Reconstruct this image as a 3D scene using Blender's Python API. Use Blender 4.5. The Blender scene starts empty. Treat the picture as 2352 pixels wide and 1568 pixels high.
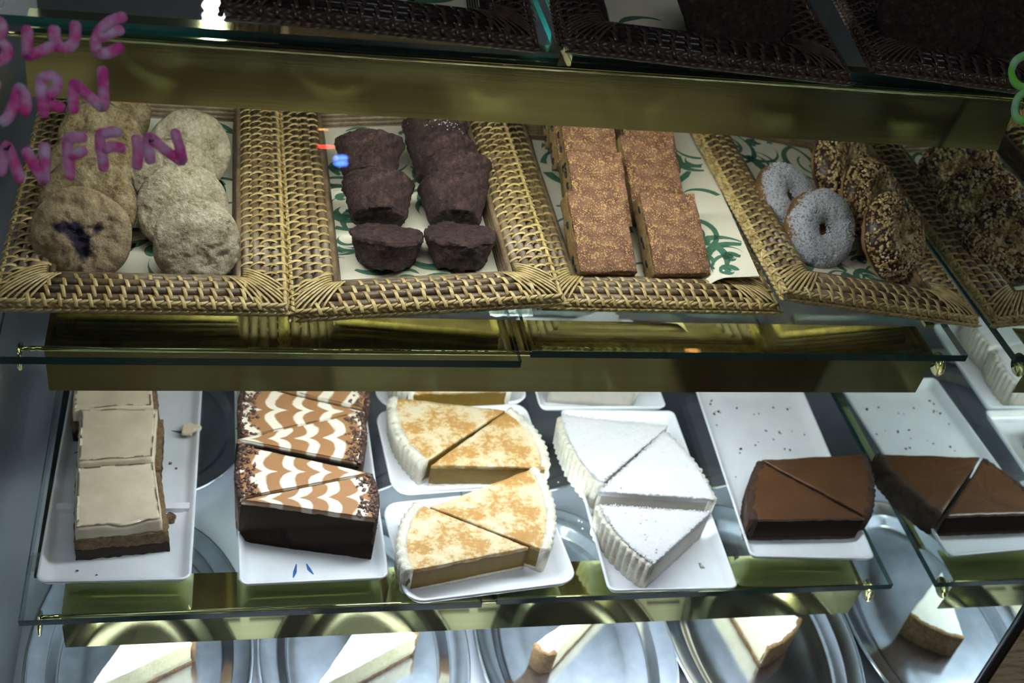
import bpy, bmesh, math, random
from math import sin, cos, pi, sqrt, radians as rad
from mathutils import Vector, Matrix, noise
random.seed(7)
S = bpy.context.scene
COL = S.collection

# ------------------------------------------------------------------ camera
FPX = 2768.9
CAM = Vector((.1835, -.7427, .967))
ROT = Matrix.Rotation(-.3012, 3, 'Z') @ Matrix.Rotation(.8931, 3, 'X') @ Matrix.Rotation(.2045, 3, 'Z')
cd = bpy.data.cameras.new('camera')
cam = bpy.data.objects.new('camera', cd)
COL.objects.link(cam)
cam.matrix_world = Matrix.Translation(CAM) @ ROT.to_4x4()
cd.sensor_width = 36
cd.lens = 36 * FPX / 2352
cd.clip_start = .01
cd.dof.use_dof = True
cd.dof.focus_distance = 1.08
cd.dof.aperture_fstop = 6.3
S.camera = cam

# ------------------------------------------------------------------ world, exposure
W = bpy.data.worlds.new('world')
S.world = W
W.use_nodes = True
W.node_tree.nodes['Background'].inputs[0].default_value = (.78, .86, 1, 1)
W.node_tree.nodes['Background'].inputs[1].default_value = .022
S.view_settings.view_transform = 'Standard'
S.view_settings.look = 'None'
S.view_settings.exposure = 0
S.view_settings.gamma = 1
S.view_settings.use_curve_mapping = False
S.cycles.transparent_max_bounces = 32
S.cycles.max_bounces = 12
S.cycles.glossy_bounces = 6
S.cycles.caustics_reflective = True
# the shop's ceiling light in front of the case
ld = bpy.data.lights.new('unseen_ceiling_light', 'AREA')
ld.shape = 'RECTANGLE'
ld.size, ld.size_y = 1.2, .3
ld.energy = 8
ld.color = (.82, .9, 1)
lo = bpy.data.objects.new('unseen_ceiling_light', ld)
COL.objects.link(lo)
lo.location = (.3, -.95, 2.3)
lo.rotation_euler = (rad(18), 0, 0)

# added unseen lights, brightening the shop floor that the brass mirrors
for i, yy in enumerate((-2.9, -4.2)):
    l2 = bpy.data.lights.new('unseen_ceiling_light', 'AREA')
    l2.shape = 'RECTANGLE'
    l2.size, l2.size_y = 1.2, .6
    l2.energy = 8
    l2.spread = rad(110)
    l2.color = (1, .95, .86)
    o2 = bpy.data.objects.new('unseen_ceiling_light', l2)
    COL.objects.link(o2)
    o2.location = (.4 + i * .8, yy, 2.3)

LAMP = (.79, .885, 1.0)
# tube lamps: (x0, x1, strength) for the shelves from the top down
TUBES = [(.11, .68, 48), (.16, .80, 51), (.08, .82, 58)]

# ------------------------------------------------------------------ picture -> place
def ray(x, y):
    return (ROT @ Vector(((x - 1176) / FPX, (784 - y) / FPX, -1))).normalized()
def at(x, y, z):
    d = ray(x, y)
    return CAM + d * ((z - CAM.z) / d.z)
def at2(x, y, z):
    p = at(x, y, z)
    return (p.x, p.y)

# ------------------------------------------------------------------ levels (metres)
L = .90
ML, MR = -.027, .927          # mirrors at both ends
Z3, Z2, Z1 = 0.0, .2788, .5376
Y3, Y2, Y1 = 0.0, .0637, .1104
ZF = -.17
YB = .60

# ------------------------------------------------------------------ materials
MATS = {}
def nodes(name):
    m = bpy.data.materials.new(name)
    m.use_nodes = True
    nt = m.node_tree
    nt.nodes.clear()
    out = nt.nodes.new('ShaderNodeOutputMaterial')
    MATS[name] = m
    return m, nt, out
def N(nt, t, **kw):
    n = nt.nodes.new(t)
    for k, v in kw.items():
        if k in n.inputs:
            n.inputs[k].default_value = v
        else:
            setattr(n, k, v)
    return n
def c4(c):
    return (c[0], c[1], c[2], 1)
def ramp(nt, fac, stops, interp='LINEAR'):
    r = nt.nodes.new('ShaderNodeValToRGB')
    e = r.color_ramp
    e.interpolation = interp
    while len(e.elements) < len(stops):
        e.elements.new(.5)
    for el, (p, c) in zip(e.elements, stops):
        el.position = p
        el.color = c4(c)
    nt.links.new(fac, r.inputs[0])
    return r.outputs[0]
def coords(nt, sc=(1, 1, 1)):
    tc = nt.nodes.new('ShaderNodeTexCoord')
    mp = nt.nodes.new('ShaderNodeMapping')
    mp.inputs['Scale'].default_value = sc
    nt.links.new(tc.outputs['Object'], mp.inputs[0])
    return mp.outputs[0]
def noi(nt, vec, scale, detail=4, rough=.6):
    n = N(nt, 'ShaderNodeTexNoise', Scale=scale, Detail=detail, Roughness=rough)
    nt.links.new(vec, n.inputs['Vector'])
    return n.outputs['Fac']
def mixc(nt, fac, a, b):
    m = nt.nodes.new('ShaderNodeMix')
    m.data_type = 'RGBA'
    for sock, v in ((m.inputs[0], fac), (m.inputs[6], a), (m.inputs[7], b)):
        if hasattr(v, 'is_output'):
            nt.links.new(v, sock)
        elif isinstance(v, (int, float)):
            sock.default_value = v
        else:
            sock.default_value = c4(v)
    return m.outputs[2]
def mth(nt, op, a, b=0.0, clamp=False):
    m = nt.nodes.new('ShaderNodeMath')
    m.operation = op
    m.use_clamp = clamp
    for sock, v in zip(m.inputs, (a, b)):
        if hasattr(v, 'is_output'):
            nt.links.new(v, sock)
        else:
            sock.default_value = v
    return m.outputs[0]
def attr(nt, name):
    a = nt.nodes.new('ShaderNodeAttribute')
    a.attribute_name = name
    return a.outputs['Fac']
def finish(nt, out, color, rough=.6, metal=0, spec=.4, bump=None, bstr=.3, bdist=.001, sss=0, coat=0):
    p = nt.nodes.new('ShaderNodeBsdfPrincipled')
    if hasattr(color, 'is_output'):
        nt.links.new(color, p.inputs['Base Color'])
    else:
        p.inputs['Base Color'].default_value = c4(color)
    if hasattr(rough, 'is_output'):
        nt.links.new(rough, p.inputs['Roughness'])
    else:
        p.inputs['Roughness'].default_value = rough
    p.inputs['Metallic'].default_value = metal
    p.inputs['Specular IOR Level'].default_value = spec
    p.inputs['Coat Weight'].default_value = coat
    if sss:
        p.inputs['Subsurface Weight'].default_value = sss
        p.inputs['Subsurface Radius'].default_value = (.004, .003, .002)
        p.inputs['Subsurface Scale'].default_value = 1
    if bump is not None:
        b = N(nt, 'ShaderNodeBump', Strength=bstr, Distance=bdist)
        nt.links.new(bump, b.inputs['Height'])
        nt.links.new(b.outputs[0], p.inputs['Normal'])
    nt.links.new(p.outputs[0], out.inputs[0])
    return p
def mat(name, stops, scale=60, rough=.6, spec=.4, bscale=None, bstr=.4, bdist=.001, metal=0, sc=(1, 1, 1), detail=5, sss=0, coat=0):
    m, nt, out = nodes(name)
    v = coords(nt, sc)
    f = noi(nt, v, scale, detail)
    if bscale and not metal:
        f = mth(nt, 'ADD', mth(nt, 'MULTIPLY', f, .55), mth(nt, 'MULTIPLY', noi(nt, v, bscale * 1.7, 3, .7), .45))
    col = ramp(nt, f, stops)
    b = noi(nt, v, bscale, 6, .7) if bscale else None
    finish(nt, out, col, rough, metal, spec, b, bstr, bdist * (2.2 if bstr > .45 else 1), sss, coat)
    return m

def flat(*c):
    return [(.35, tuple(x * .9 for x in c)), (.65, tuple(min(1, x * 1.08) for x in c))]

def glassmat(name, tint, f0=.04):
    m, nt, out = nodes(name)
    lw = N(nt, 'ShaderNodeLayerWeight', Blend=.5)
    p5 = mth(nt, 'POWER', lw.outputs['Facing'], 5)
    fac = mth(nt, 'ADD', mth(nt, 'MULTIPLY', p5, .9), f0)
    tr = N(nt, 'ShaderNodeBsdfTransparent')
    tr.inputs[0].default_value = c4(tint)
    gl = N(nt, 'ShaderNodeBsdfGlossy', Roughness=.0)
    mx = nt.nodes.new('ShaderNodeMixShader')
    nt.links.new(fac, mx.inputs[0])
    nt.links.new(tr.outputs[0], mx.inputs[1])
    nt.links.new(gl.outputs[0], mx.inputs[2])
    nt.links.new(mx.outputs[0], out.inputs[0])
    return m
glassmat('front_glass', (.98, .99, .985), .022)
glassmat('shelf_glass', (.955, .985, .975), .04)
mat('glass_edge', flat(.006, .045, .042), rough=.12, spec=.8)
mat('glass_edge_lit', flat(.01, .16, .14), rough=.12, spec=.8)  # brighter copy of glass_edge, light in the pane edge put into its colour

def clearmat():
    m, nt, out = nodes('clear_plastic')
    tr = N(nt, 'ShaderNodeBsdfTransparent')
    tr.inputs[0].default_value = (.9, .92, .9, 1)
    p = nt.nodes.new('ShaderNodeBsdfPrincipled')
    p.inputs['Base Color'].default_value = (.75, .78, .74, 1)
    p.inputs['Roughness'].default_value = .08
    mx = nt.nodes.new('ShaderNodeMixShader')
    mx.inputs[0].default_value = .16
    nt.links.new(tr.outputs[0], mx.inputs[1])
    nt.links.new(p.outputs[0], mx.inputs[2])
    nt.links.new(mx.outputs[0], out.inputs[0])
clearmat()

def mirror(name, col, rough):
    m, nt, out = nodes(name)
    finish(nt, out, col, rough, 1.0)
mirror('mirror', (.74, .80, .79), .015)
mirror('mirror_end', (.48, .53, .54), .30)
mat('brass', [(.3, (.50, .48, .20)), (.7, (.64, .62, .29))], scale=14, rough=.065, metal=1, bscale=90, bstr=.02, bdist=.0006, sc=(.15, 1, 3))
mat('brass_inner', flat(.8, .8, .75), rough=.4, metal=0)
mat('steel', [(.3, (.50, .51, .58)), (.7, (.72, .73, .82))], scale=18, rough=.15, metal=1, bscale=60, bstr=.05, bdist=.0005)
mat('deck', [(.3, (.64, .66, .72)), (.7, (.78, .80, .88))], scale=8, rough=.30, metal=.55)
mat('gold_trim', [(.35, (.55, .42, .18)), (.5, (.88, .82, .55))], scale=30, rough=.42, metal=0, sc=(1, 1, 5))
def tilemat():
    m, nt, out = nodes('invented_shop_tile')  # made-up tile pattern, gives the brass valances patches to mirror
    v = coords(nt)
    br = N(nt, 'ShaderNodeTexBrick', Scale=1.0)
    br.inputs['Color1'].default_value = (.92, .86, .68, 1)
    br.inputs['Color2'].default_value = (.07, .045, .025, 1)
    br.inputs['Mortar'].default_value = (.05, .045, .04, 1)
    br.inputs['Brick Width'].default_value = .8
    br.inputs['Row Height'].default_value = .6
    br.inputs['Mortar Size'].default_value = .01
    nt.links.new(v, br.inputs['Vector'])
    finish(nt, out, br.outputs[0], .4, 0, .4)
tilemat()
mat('slot', flat(.01, .01, .01), rough=.6)
mat('back', flat(.028, .028, .030), rough=.5)
mat('gasket', flat(.012, .012, .014), rough=.35)
mat('porcelain', flat(.80, .81, .84), scale=10, rough=.10, spec=.6, coat=.3)
mat('blue_paint', flat(.03, .12, .34), rough=.3)
mat('reed', [(.35, (.055, .033, .018)), (.52, (.16, .105, .054)), (.7, (.27, .195, .105))], scale=60, rough=.38, sc=(1, 1, 1), bscale=300, bstr=.25, bdist=.0006)
def canemat():
    m, nt, out = nodes('cane')
    oi = nt.nodes.new('ShaderNodeObjectInfo')
    v = coords(nt)
    f = noi(nt, v, 90, 3)
    k = mth(nt, 'ADD', mth(nt, 'MULTIPLY', oi.outputs['Random'], .55), mth(nt, 'MULTIPLY', f, .5))
    col = ramp(nt, k, [(.1, (.24, .14, .04)), (.5, (.43, .285, .095)), (.9, (.56, .41, .165))])
    finish(nt, out, col, .33, 0, .5, noi(nt, v, 500, 2), .15, .0004)
canemat()
mat('cane_joined', [(.3, (.25, .155, .05)), (.5, (.44, .305, .115)), (.7, (.56, .43, .19))], scale=110, rough=.36)
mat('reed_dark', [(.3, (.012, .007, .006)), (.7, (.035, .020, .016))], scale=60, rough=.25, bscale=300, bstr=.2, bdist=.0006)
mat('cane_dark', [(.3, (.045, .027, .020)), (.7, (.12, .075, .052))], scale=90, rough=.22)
mat('paper', [(.3, (.66, .58, .42)), (.7, (.74, .66, .49))], scale=12, rough=.75, bscale=40, bstr=.2, bdist=.001)
mat('green_print', [(.3, (.045, .12, .065)), (.7, (.075, .175, .10))], scale=90, rough=.75)
# baked goods
mat('corn_muffin', [(.34, (.08, .045, .02)), (.45, (.26, .175, .085)), (.56, (.40, .29, .155)), (.68, (.57, .46, .29))], scale=55, detail=8, rough=.85, spec=.2, bscale=170, bstr=1, bdist=.0028)
mat('pale_muffin', [(.34, (.15, .11, .06)), (.45, (.36, .285, .175)), (.56, (.50, .415, .275)), (.68, (.66, .575, .42))], scale=60, detail=8, rough=.85, spec=.2, bscale=170, bstr=1, bdist=.0028)
def berrymat():
    m, nt, out = nodes('berry_muffin')
    v = coords(nt)
    f = mth(nt, 'ADD', mth(nt, 'MULTIPLY', noi(nt, v, 50, 8), .6), mth(nt, 'MULTIPLY', noi(nt, v, 380, 3, .7), .4))
    base = ramp(nt, f, [(.3, (.11, .065, .03)), (.48, (.30, .205, .11)), (.62, (.42, .31, .18)), (.75, (.54, .43, .28))])
    k = mth(nt, 'ADD', attr(nt, 'berry'), mth(nt, 'SUBTRACT', mth(nt, 'MULTIPLY', noi(nt, v, 150, 6, .75), 1.3), .35))
    fac = ramp(nt, k, [(.52, (0, 0, 0)), (1.0, (1, 1, 1))])
    col = mixc(nt, fac, base, (.022, .014, .030))
    finish(nt, out, col, .8, 0, .25, noi(nt, v, 240, 6, .7), .9, .003)
berrymat()
mat('blueberry', [(.35, (.016, .010, .022)), (.65, (.05, .032, .06))], scale=160, rough=.45, bscale=300, bstr=.8)
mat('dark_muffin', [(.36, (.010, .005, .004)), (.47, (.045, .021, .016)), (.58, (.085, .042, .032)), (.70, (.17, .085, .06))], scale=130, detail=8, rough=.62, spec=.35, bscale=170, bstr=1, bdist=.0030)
def barmat():
    m, nt, out = nodes('gingerbread')
    v = coords(nt)
    base = ramp(nt, noi(nt, v, 70, 6), [(.3, (.085, .036, .019)), (.5, (.17, .076, .041)), (.7, (.26, .128, .070))])
    vo = N(nt, 'ShaderNodeTexVoronoi', Scale=520)
    nt.links.new(v, vo.inputs['Vector'])
    spk = ramp(nt, mth(nt, 'MULTIPLY', vo.outputs['Distance'], ramp(nt, noi(nt, v, 130, 5, .75), [(.3, (.15, .15, .15)), (.7, (1, 1, 1))])), [(.10, (1, 1, 1)), (.24, (0, 0, 0))])
    col = mixc(nt, spk, base, (.47, .27, .09))
    finish(nt, out, col, .75, 0, .3, noi(nt, v, 320, 6, .75), .8, .0016)
barmat()
mat('bar_side', [(.3, (.16, .085, .025)), (.55, (.37, .225, .075)), (.75, (.50, .34, .13))], scale=160, detail=8, rough=.9, bscale=260, bstr=1, bdist=.002)
mat('raisin', flat(.012, .009, .012), rough=.4)
mat('doughnut', [(.3, (.22, .10, .035)), (.7, (.42, .22, .08))], scale=60, rough=.7, bscale=200, bstr=.5)
def sugarmat():
    m, nt, out = nodes('powder_sugar')
    v = coords(nt)
    k = mth(nt, 'MULTIPLY', mth(nt, 'ADD', attr(nt, 'cover'), mth(nt, 'MULTIPLY', noi(nt, v, 330, 6, .75), 1.9)), .5)
    fac = ramp(nt, k, [(.60, (0, 0, 0)), (.76, (1, 1, 1))])
    hole = ramp(nt, noi(nt, v, 520, 3, .6), [(.40, (0, 0, 0)), (.50, (1, 1, 1))])
    fac = mth(nt, 'MULTIPLY', fac, mth(nt, 'ADD', mth(nt, 'MULTIPLY', hole, .75), .25))
    base = ramp(nt, noi(nt, v, 60, 4), [(.3, (.20, .09, .03)), (.7, (.40, .21, .075))])
    col = mixc(nt, fac, base, (.86, .87, .92))
    finish(nt, out, col, .85, 0, .2, noi(nt, v, 360, 6, .75), 1.0, .005)
sugarmat()
mat('choc_glaze', flat(.040, .018, .012), rough=.35, bscale=200, bstr=.4)
def nutmat():
    m, nt, out = nodes('nuts')
    v = coords(nt)
    vo = N(nt, 'ShaderNodeTexVoronoi', Scale=230)
    nt.links.new(v, vo.inputs['Vector'])
    col = ramp(nt, vo.outputs['Color'], [(.15, (.16, .075, .02)), (.45, (.42, .26, .09)), (.75, (.62, .47, .24)), (.95, (.72, .62, .42))])
    finish(nt, out, col, .55, 0, .4)
nutmat()
mat('frosting', [(.3, (.62, .51, .36)), (.7, (.76, .65, .48))], scale=30, rough=.5, bscale=35, bstr=.25, bdist=.003, sss=.1)
mat('blondie', [(.3, (.10, .055, .03)), (.55, (.27, .17, .09)), (.75, (.42, .30, .18))], scale=120, detail=8, rough=.9, bscale=200, bstr=1, bdist=.002)
mat('brownie', [(.3, (.022, .013, .010)), (.7, (.06, .035, .026))], scale=120, detail=8, rough=.85, bscale=200, bstr=1, bdist=.002)
mat('dark_cake', [(.3, (.010, .007, .007)), (.7, (.024, .015, .014))], scale=120, detail=6, rough=.95, spec=.08, bscale=160, bstr=.7, bdist=.0015)
mat('choc_chunk', [(.3, (.03, .015, .012)), (.55, (.13, .07, .055)), (.75, (.25, .16, .13))], scale=300, rough=.4)
def zebramat():
    m, nt, out = nodes('marbled_top')
    v = coords(nt)
    k = mth(nt, 'ADD', attr(nt, 'band'), mth(nt, 'MULTIPLY', noi(nt, v, 60, 2), .22))
    f = mth(nt, 'FRACT', k)
    tri = mth(nt, 'ABSOLUTE', mth(nt, 'SUBTRACT', f, .5))
    col = ramp(nt, tri, [(.25, (.33, .165, .075)), (.33, (.74, .66, .53))])
    finish(nt, out, col, .38, 0, .45)
zebramat()
def pumpkinmat():
    m, nt, out = nodes('cinnamon_top')
    v = coords(nt)
    k = mth(nt, 'ADD', mth(nt, 'MULTIPLY', noi(nt, v, 30, 3, .55), .62), mth(nt, 'MULTIPLY', noi(nt, v, 230, 6, .8), .42))
    col = ramp(nt, k, [(.43, (.68, .57, .39)), (.50, (.62, .45, .24)), (.545, (.47, .255, .08)), (.66, (.43, .22, .065))])
    finish(nt, out, col, .6, 0, .3, noi(nt, v, 160, 4), .3, .001)
pumpkinmat()
mat('pumpkin_cream', flat(.70, .61, .45), rough=.55, bscale=120, bstr=.4)
mat('pumpkin_fill', [(.3, (.13, .072, .006)), (.7, (.21, .125, .014))], scale=40, rough=.5, bscale=120, bstr=.4)
mat('pie_crust', [(.3, (.54, .48, .35)), (.5, (.72, .67, .55)), (.7, (.80, .77, .69))], scale=80, rough=.8, bscale=160, bstr=.7, bdist=.0015)
mat('coconut', [(.3, (.72, .71, .70)), (.7, (.84, .83, .84))], scale=120, rough=.9, bscale=300, bstr=1, bdist=.0012)
mat('coconut_fill', flat(.50, .46, .40), rough=.5, bscale=120, bstr=.4)
mat('ganache', [(.3, (.070, .030, .013)), (.7, (.110, .050, .022))], scale=14, rough=.28, spec=.5, bscale=20, bstr=.1)
mat('ganache_side', flat(.018, .010, .008), rough=.95, spec=.08, bscale=160, bstr=.5)
mat('choc_crust', [(.3, (.035, .017, .010)), (.7, (.10, .05, .03))], scale=140, rough=.85, bscale=220, bstr=1, bdist=.002)
mat('cheesecake_top', flat(.80, .79, .74), rough=.5, bscale=30, bstr=.1)
mat('cheesecake_side', [(.3, (.62, .60, .36)), (.7, (.74, .72, .48))], scale=50, rough=.6, bscale=120, bstr=.5)
mat('graham', [(.3, (.16, .085, .035)), (.7, (.40, .25, .12))], scale=200, rough=.9, bscale=260, bstr=1, bdist=.002)

def markermat(name, a, b):
    m, nt, out = nodes(name)
    v = coords(nt)
    col = ramp(nt, noi(nt, v, 75, 3), [(.38, a), (.62, b)])
    df = nt.nodes.new('ShaderNodeBsdfDiffuse')
    tl = nt.nodes.new('ShaderNodeBsdfTranslucent')
    nt.links.new(col, df.inputs[0])
    nt.links.new(col, tl.inputs[0])
    mx = nt.nodes.new('ShaderNodeMixShader')
    mx.inputs[0].default_value = .4
    nt.links.new(df.outputs[0], mx.inputs[1])
    nt.links.new(tl.outputs[0], mx.inputs[2])
    tr = nt.nodes.new('ShaderNodeBsdfTransparent')
    m2 = nt.nodes.new('ShaderNodeMixShader')
    m2.inputs[0].default_value = .92
    nt.links.new(tr.outputs[0], m2.inputs[1])
    nt.links.new(mx.outputs[0], m2.inputs[2])
    nt.links.new(m2.outputs[0], out.inputs[0])
markermat('pink_marker', (.97, .16, .58), (.96, .74, .97))
markermat('green_marker', (.35, .95, .12), (.62, .95, .72))
def emit(name, c, s):
    m, nt, out = nodes(name)
    e = nt.nodes.new('ShaderNodeEmission')
    e.inputs[0].default_value = c4(c)
    e.inputs[1].default_value = s
    nt.links.new(e.outputs[0], out.inputs[0])
for i, t in enumerate(TUBES):
    emit('tube_%d' % i, LAMP, t[2])

# ------------------------------------------------------------------ mesh helpers
class MB:
    """collects vertices and faces; build() links them as one mesh object"""
    def __init__(self):
        self.v, self.f, self.m, self.a = [], [], [], {}
    def add(self, vs, fs, mi=0):
        o = len(self.v)
        self.v += [tuple(p) for p in vs]
        self.f += [tuple(i + o for i in f) for f in fs]
        self.m += [mi] * len(fs)
        return o
    def box(self, x0, x1, y0, y1, z0, z1, mi=0, side=None):
        vs = [(x, y, z) for z in (z0, z1) for y in (y0, y1) for x in (x0, x1)]
        self.add(vs, [(0, 2, 3, 1), (4, 5, 7, 6)], mi)
        o = len(self.v) - 8
        s = mi if side is None else side
        for f in ((0, 1, 5, 4), (1, 3, 7, 5), (3, 2, 6, 7), (2, 0, 4, 6)):
            self.f.append(tuple(i + o for i in f))
            self.m.append(s)
    def tube(self, pts, r, n=8, cap=True, mi=0, flatz=1.0, closed=False):
        pts = [Vector(p) for p in pts]
        k = len(pts)
        rs = r if isinstance(r, (list, tuple)) else [r] * k
        vs, fs = [], []
        for i, p in enumerate(pts):
            if closed:
                t = pts[(i + 1) % k] - pts[i - 1]
            else:
                t = pts[min(i + 1, k - 1)] - pts[max(i - 1, 0)]
            t.normalize()
            up = Vector((0, 0, 1)) if abs(t.z) < .9 else Vector((0, 1, 0))
            s = t.cross(up).normalized()
            u = s.cross(t)
            for j in range(n):
                a = 2 * pi * j / n
                vs.append(p + s * cos(a) * rs[i] + u * sin(a) * rs[i] * flatz)
        for i in range(k if closed else k - 1):
            for j in range(n):
                a, b = i * n + j, i * n + (j + 1) % n
                c, d = ((i + 1) % k) * n + j, ((i + 1) % k) * n + (j + 1) % n
                fs.append((a, b, d, c))
        if cap and not closed:
            fs.append(tuple(range(n))[::-1])
            fs.append(tuple(range((k - 1) * n, k * n)))
        self.add(vs, fs, mi)
    def loft(self, rings, cap0=True, cap1=True, mi=0):
        n = len(rings[0])
        vs = [p for r in rings for p in r]
        fs = []
        for i in range(len(rings) - 1):
            for j in range(n):
                a, b = i * n + j, i * n + (j + 1) % n
                fs.append((a, b, b + n, a + n))
        if cap0:
            fs.append(tuple(range(n))[::-1])
        if cap1:
            fs.append(tuple(range((len(rings) - 1) * n, len(rings) * n)))
        self.add(vs, fs, mi)
    def displace(self, amp, scale, seed=0, start=0, detail=2):
        for i in range(start, len(self.v)):
            p = Vector(self.v[i])
            q = p * scale + Vector((seed * 3.1, seed * 1.7, seed * 2.3))
            d = noise.noise_vector(q)
            if detail > 1:
                d = d + noise.noise_vector(q * 2.7) * .5
            self.v[i] = tuple(p + d * amp)
    def mesh(self, name, mats, smooth=True):
        me = bpy.data.meshes.new(name)
        me.from_pydata(self.v, [], self.f)
        for m in (mats if isinstance(mats, (list, tuple)) else [mats]):
            me.materials.append(MATS[m])
        me.polygons.foreach_set('material_index', self.m)
        me.polygons.foreach_set('use_smooth', [smooth] * len(self.f))
        for k, vals in self.a.items():
            at_ = me.attributes.new(k, 'FLOAT', 'POINT')
            at_.data.foreach_set('value', vals)
        me.update()
        bm = bmesh.new()
        bm.from_mesh(me)
        bmesh.ops.recalc_face_normals(bm, faces=bm.faces)
        bm.to_mesh(me)
        bm.free()
        return me
    def build(self, name, mats, parent=None, smooth=True, **tags):
        return put(name, self.mesh(name, mats, smooth), parent, **tags)

def put(name, me, parent=None, label=None, cat=None, group=None, kind=None, mw=None):
    o = bpy.data.objects.new(name, me)
    COL.objects.link(o)
    if parent is not None:
        o.parent = parent
    if mw is not None:
        if parent is not None:
            o.matrix_parent_inverse = Matrix.Identity(4)
        o.matrix_local = mw
    tag(o, label, cat, group, kind)
    return o
def tag(o, label=None, cat=None, group=None, kind=None):
    for k, v in (('label', label), ('category', cat), ('group', group), ('kind', kind)):
        if v:
            o[k] = v
def thing(name, label, cat, loc=(0, 0, 0), rot=None, group=None, kind=None):
    o = bpy.data.objects.new(name, None)
    COL.objects.link(o)
    o.empty_display_size = .02
    mw = Matrix.Translation(Vector(loc))
    if rot is not None:
        mw = mw @ (rot if isinstance(rot, Matrix) else Matrix.Rotation(rot, 4, 'Z'))
    o.matrix_world = mw
    tag(o, label, cat, group, kind)
    return o

def resample(pts, ds, close=True):
    out = []
    n = len(pts)
    for i in range(n if close else n - 1):
        a, b = Vector(pts[i]), Vector(pts[(i + 1) % n])
        k = max(1, int((b - a).length / ds + .5))
        for j in range(k):
            out.append(tuple(a + (b - a) * (j / k)))
    if not close:
        out.append(tuple(pts[-1]))
    return out
def arc_edge(c1, c2, bulge, n=8):
    a, b = Vector(c1), Vector(c2)
    d = b - a
    nrm = Vector((d.y, -d.x)).normalized()
    return [tuple(a + d * (i / n) + nrm * bulge * 4 * (i / n) * (1 - i / n)) for i in range(n + 1)]
def area2(pts):
    return sum(pts[i][0] * pts[(i + 1) % len(pts)][1] - pts[(i + 1) % len(pts)][0] * pts[i][1] for i in range(len(pts)))
def inset(pts, d):
    """moves a convex counter-clockwise outline inwards by about d"""
    n = len(pts)
    out = []
    for i in range(n):
        p0, p1, p2 = Vector(pts[i - 1]), Vector(pts[i]), Vector(pts[(i + 1) % n])
        e1, e2 = (p1 - p0).normalized(), (p2 - p1).normalized()
        n1, n2 = Vector((-e1.y, e1.x)), Vector((-e2.y, e2.x))
        m = n1 + n2
        if m.length < .2:
            m = n1
        m = m / max(.45, m.length ** 2) * 2 / 1
        m = m * .5 * 2 if False else m
        out.append(tuple(p1 + m * d))
    return out
def slab(outline, z0, z1, ds=.004, nz=3, rnd=.0012, taper=0.0, zf=None, rings=(.85, .65, .42, .2)):
    """solid of a convex outline, rounded upper edge, dense enough to displace"""
    if area2(outline) < 0:
        outline = outline[::-1]
    o = resample(outline, ds)
    cx = sum(p[0] for p in o) / len(o)
    cy = sum(p[1] for p in o) / len(o)
    def sc(pts, s):
        return [(cx + (p[0] - cx) * s, cy + (p[1] - cy) * s) for p in pts]
    R = []
    for i in range(nz + 1):
        t = i / nz
        z = z0 + (z1 - rnd - z0) * t
        s = 1 + taper * (1 - t) * -1
        R.append([(x, y, z) for x, y in sc(o, s)])
    size = max(sqrt((p[0] - cx) ** 2 + (p[1] - cy) ** 2) for p in o)
    R.append([(x, y, z1 - rnd * .3) for x, y in sc(o, 1 - rnd * .35 / size)])
    R.append([(x, y, z1) for x, y in sc(o, 1 - rnd * 1.1 / size)])
    for s in rings:
        R.append([(x, y, z1) for x, y in sc(o, s)])
    mb = MB()
    mb.loft(R, True, False)
    top = mb.add([(cx, cy, z1)], [])
    n = len(o)
    b = top - n
    for j in range(n):
        mb.f.append((b + j, b + (j + 1) % n, top))
        mb.m.append(0)
    if zf:
        mb.v = [(x, y, z + zf(x, y, z)) for x, y, z in mb.v]
    return mb
def wallstrip(path, z0, z1, th, flute=0, pitch=.009, inward=None, amp=0):
    """upright pastry rim following an open path, fluted on its outer side"""
    P = resample(path, .0016, False)
    mb = MB()
    k = len(P)
    vs, fs = [], []
    s = 0
    for i, p in enumerate(P):
        a, b = Vector(P[max(i - 1, 0)]), Vector(P[min(i + 1, k - 1)])
        t = (b - a).normalized()
        nrm = Vector((t.y, -t.x))
        if inward is not None and nrm.dot(Vector(inward) - Vector(p)) > 0:
            nrm = -nrm
        if i:
            s += (Vector(p) - Vector(P[i - 1])).length
        f = flute * abs(sin(pi * s / pitch))
        p = Vector(p)
        o0 = p + nrm * (f * .8 + .0010)
        o1 = p + nrm * (f + .0025)
        q = p - nrm * th
        zt = z1 + amp * noise.noise(Vector((s * 120, 0, z1 * 40)))
        zm = z0 + (z1 - z0) * .6
        om = o0 + (o1 - o0) * .6
        vs += [(o0.x, o0.y, z0), (om.x, om.y, zm), (o1.x, o1.y, zt - .0012), ((o1.x + q.x) / 2, (o1.y + q.y) / 2, zt + .0008), (q.x, q.y, zt - .0012), (q.x, q.y, z0)]
    for i in range(k - 1):
        for j in range(6):
            a, b = i * 6 + j, i * 6 + (j + 1) % 6
            fs.append((a, b, b + 6, a + 6))
    fs.append((0, 1, 2, 3, 4, 5))
    fs.append(tuple((k - 1) * 6 + j for j in range(5, -1, -1)))
    mb.add(vs, fs)
    return mb
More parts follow.
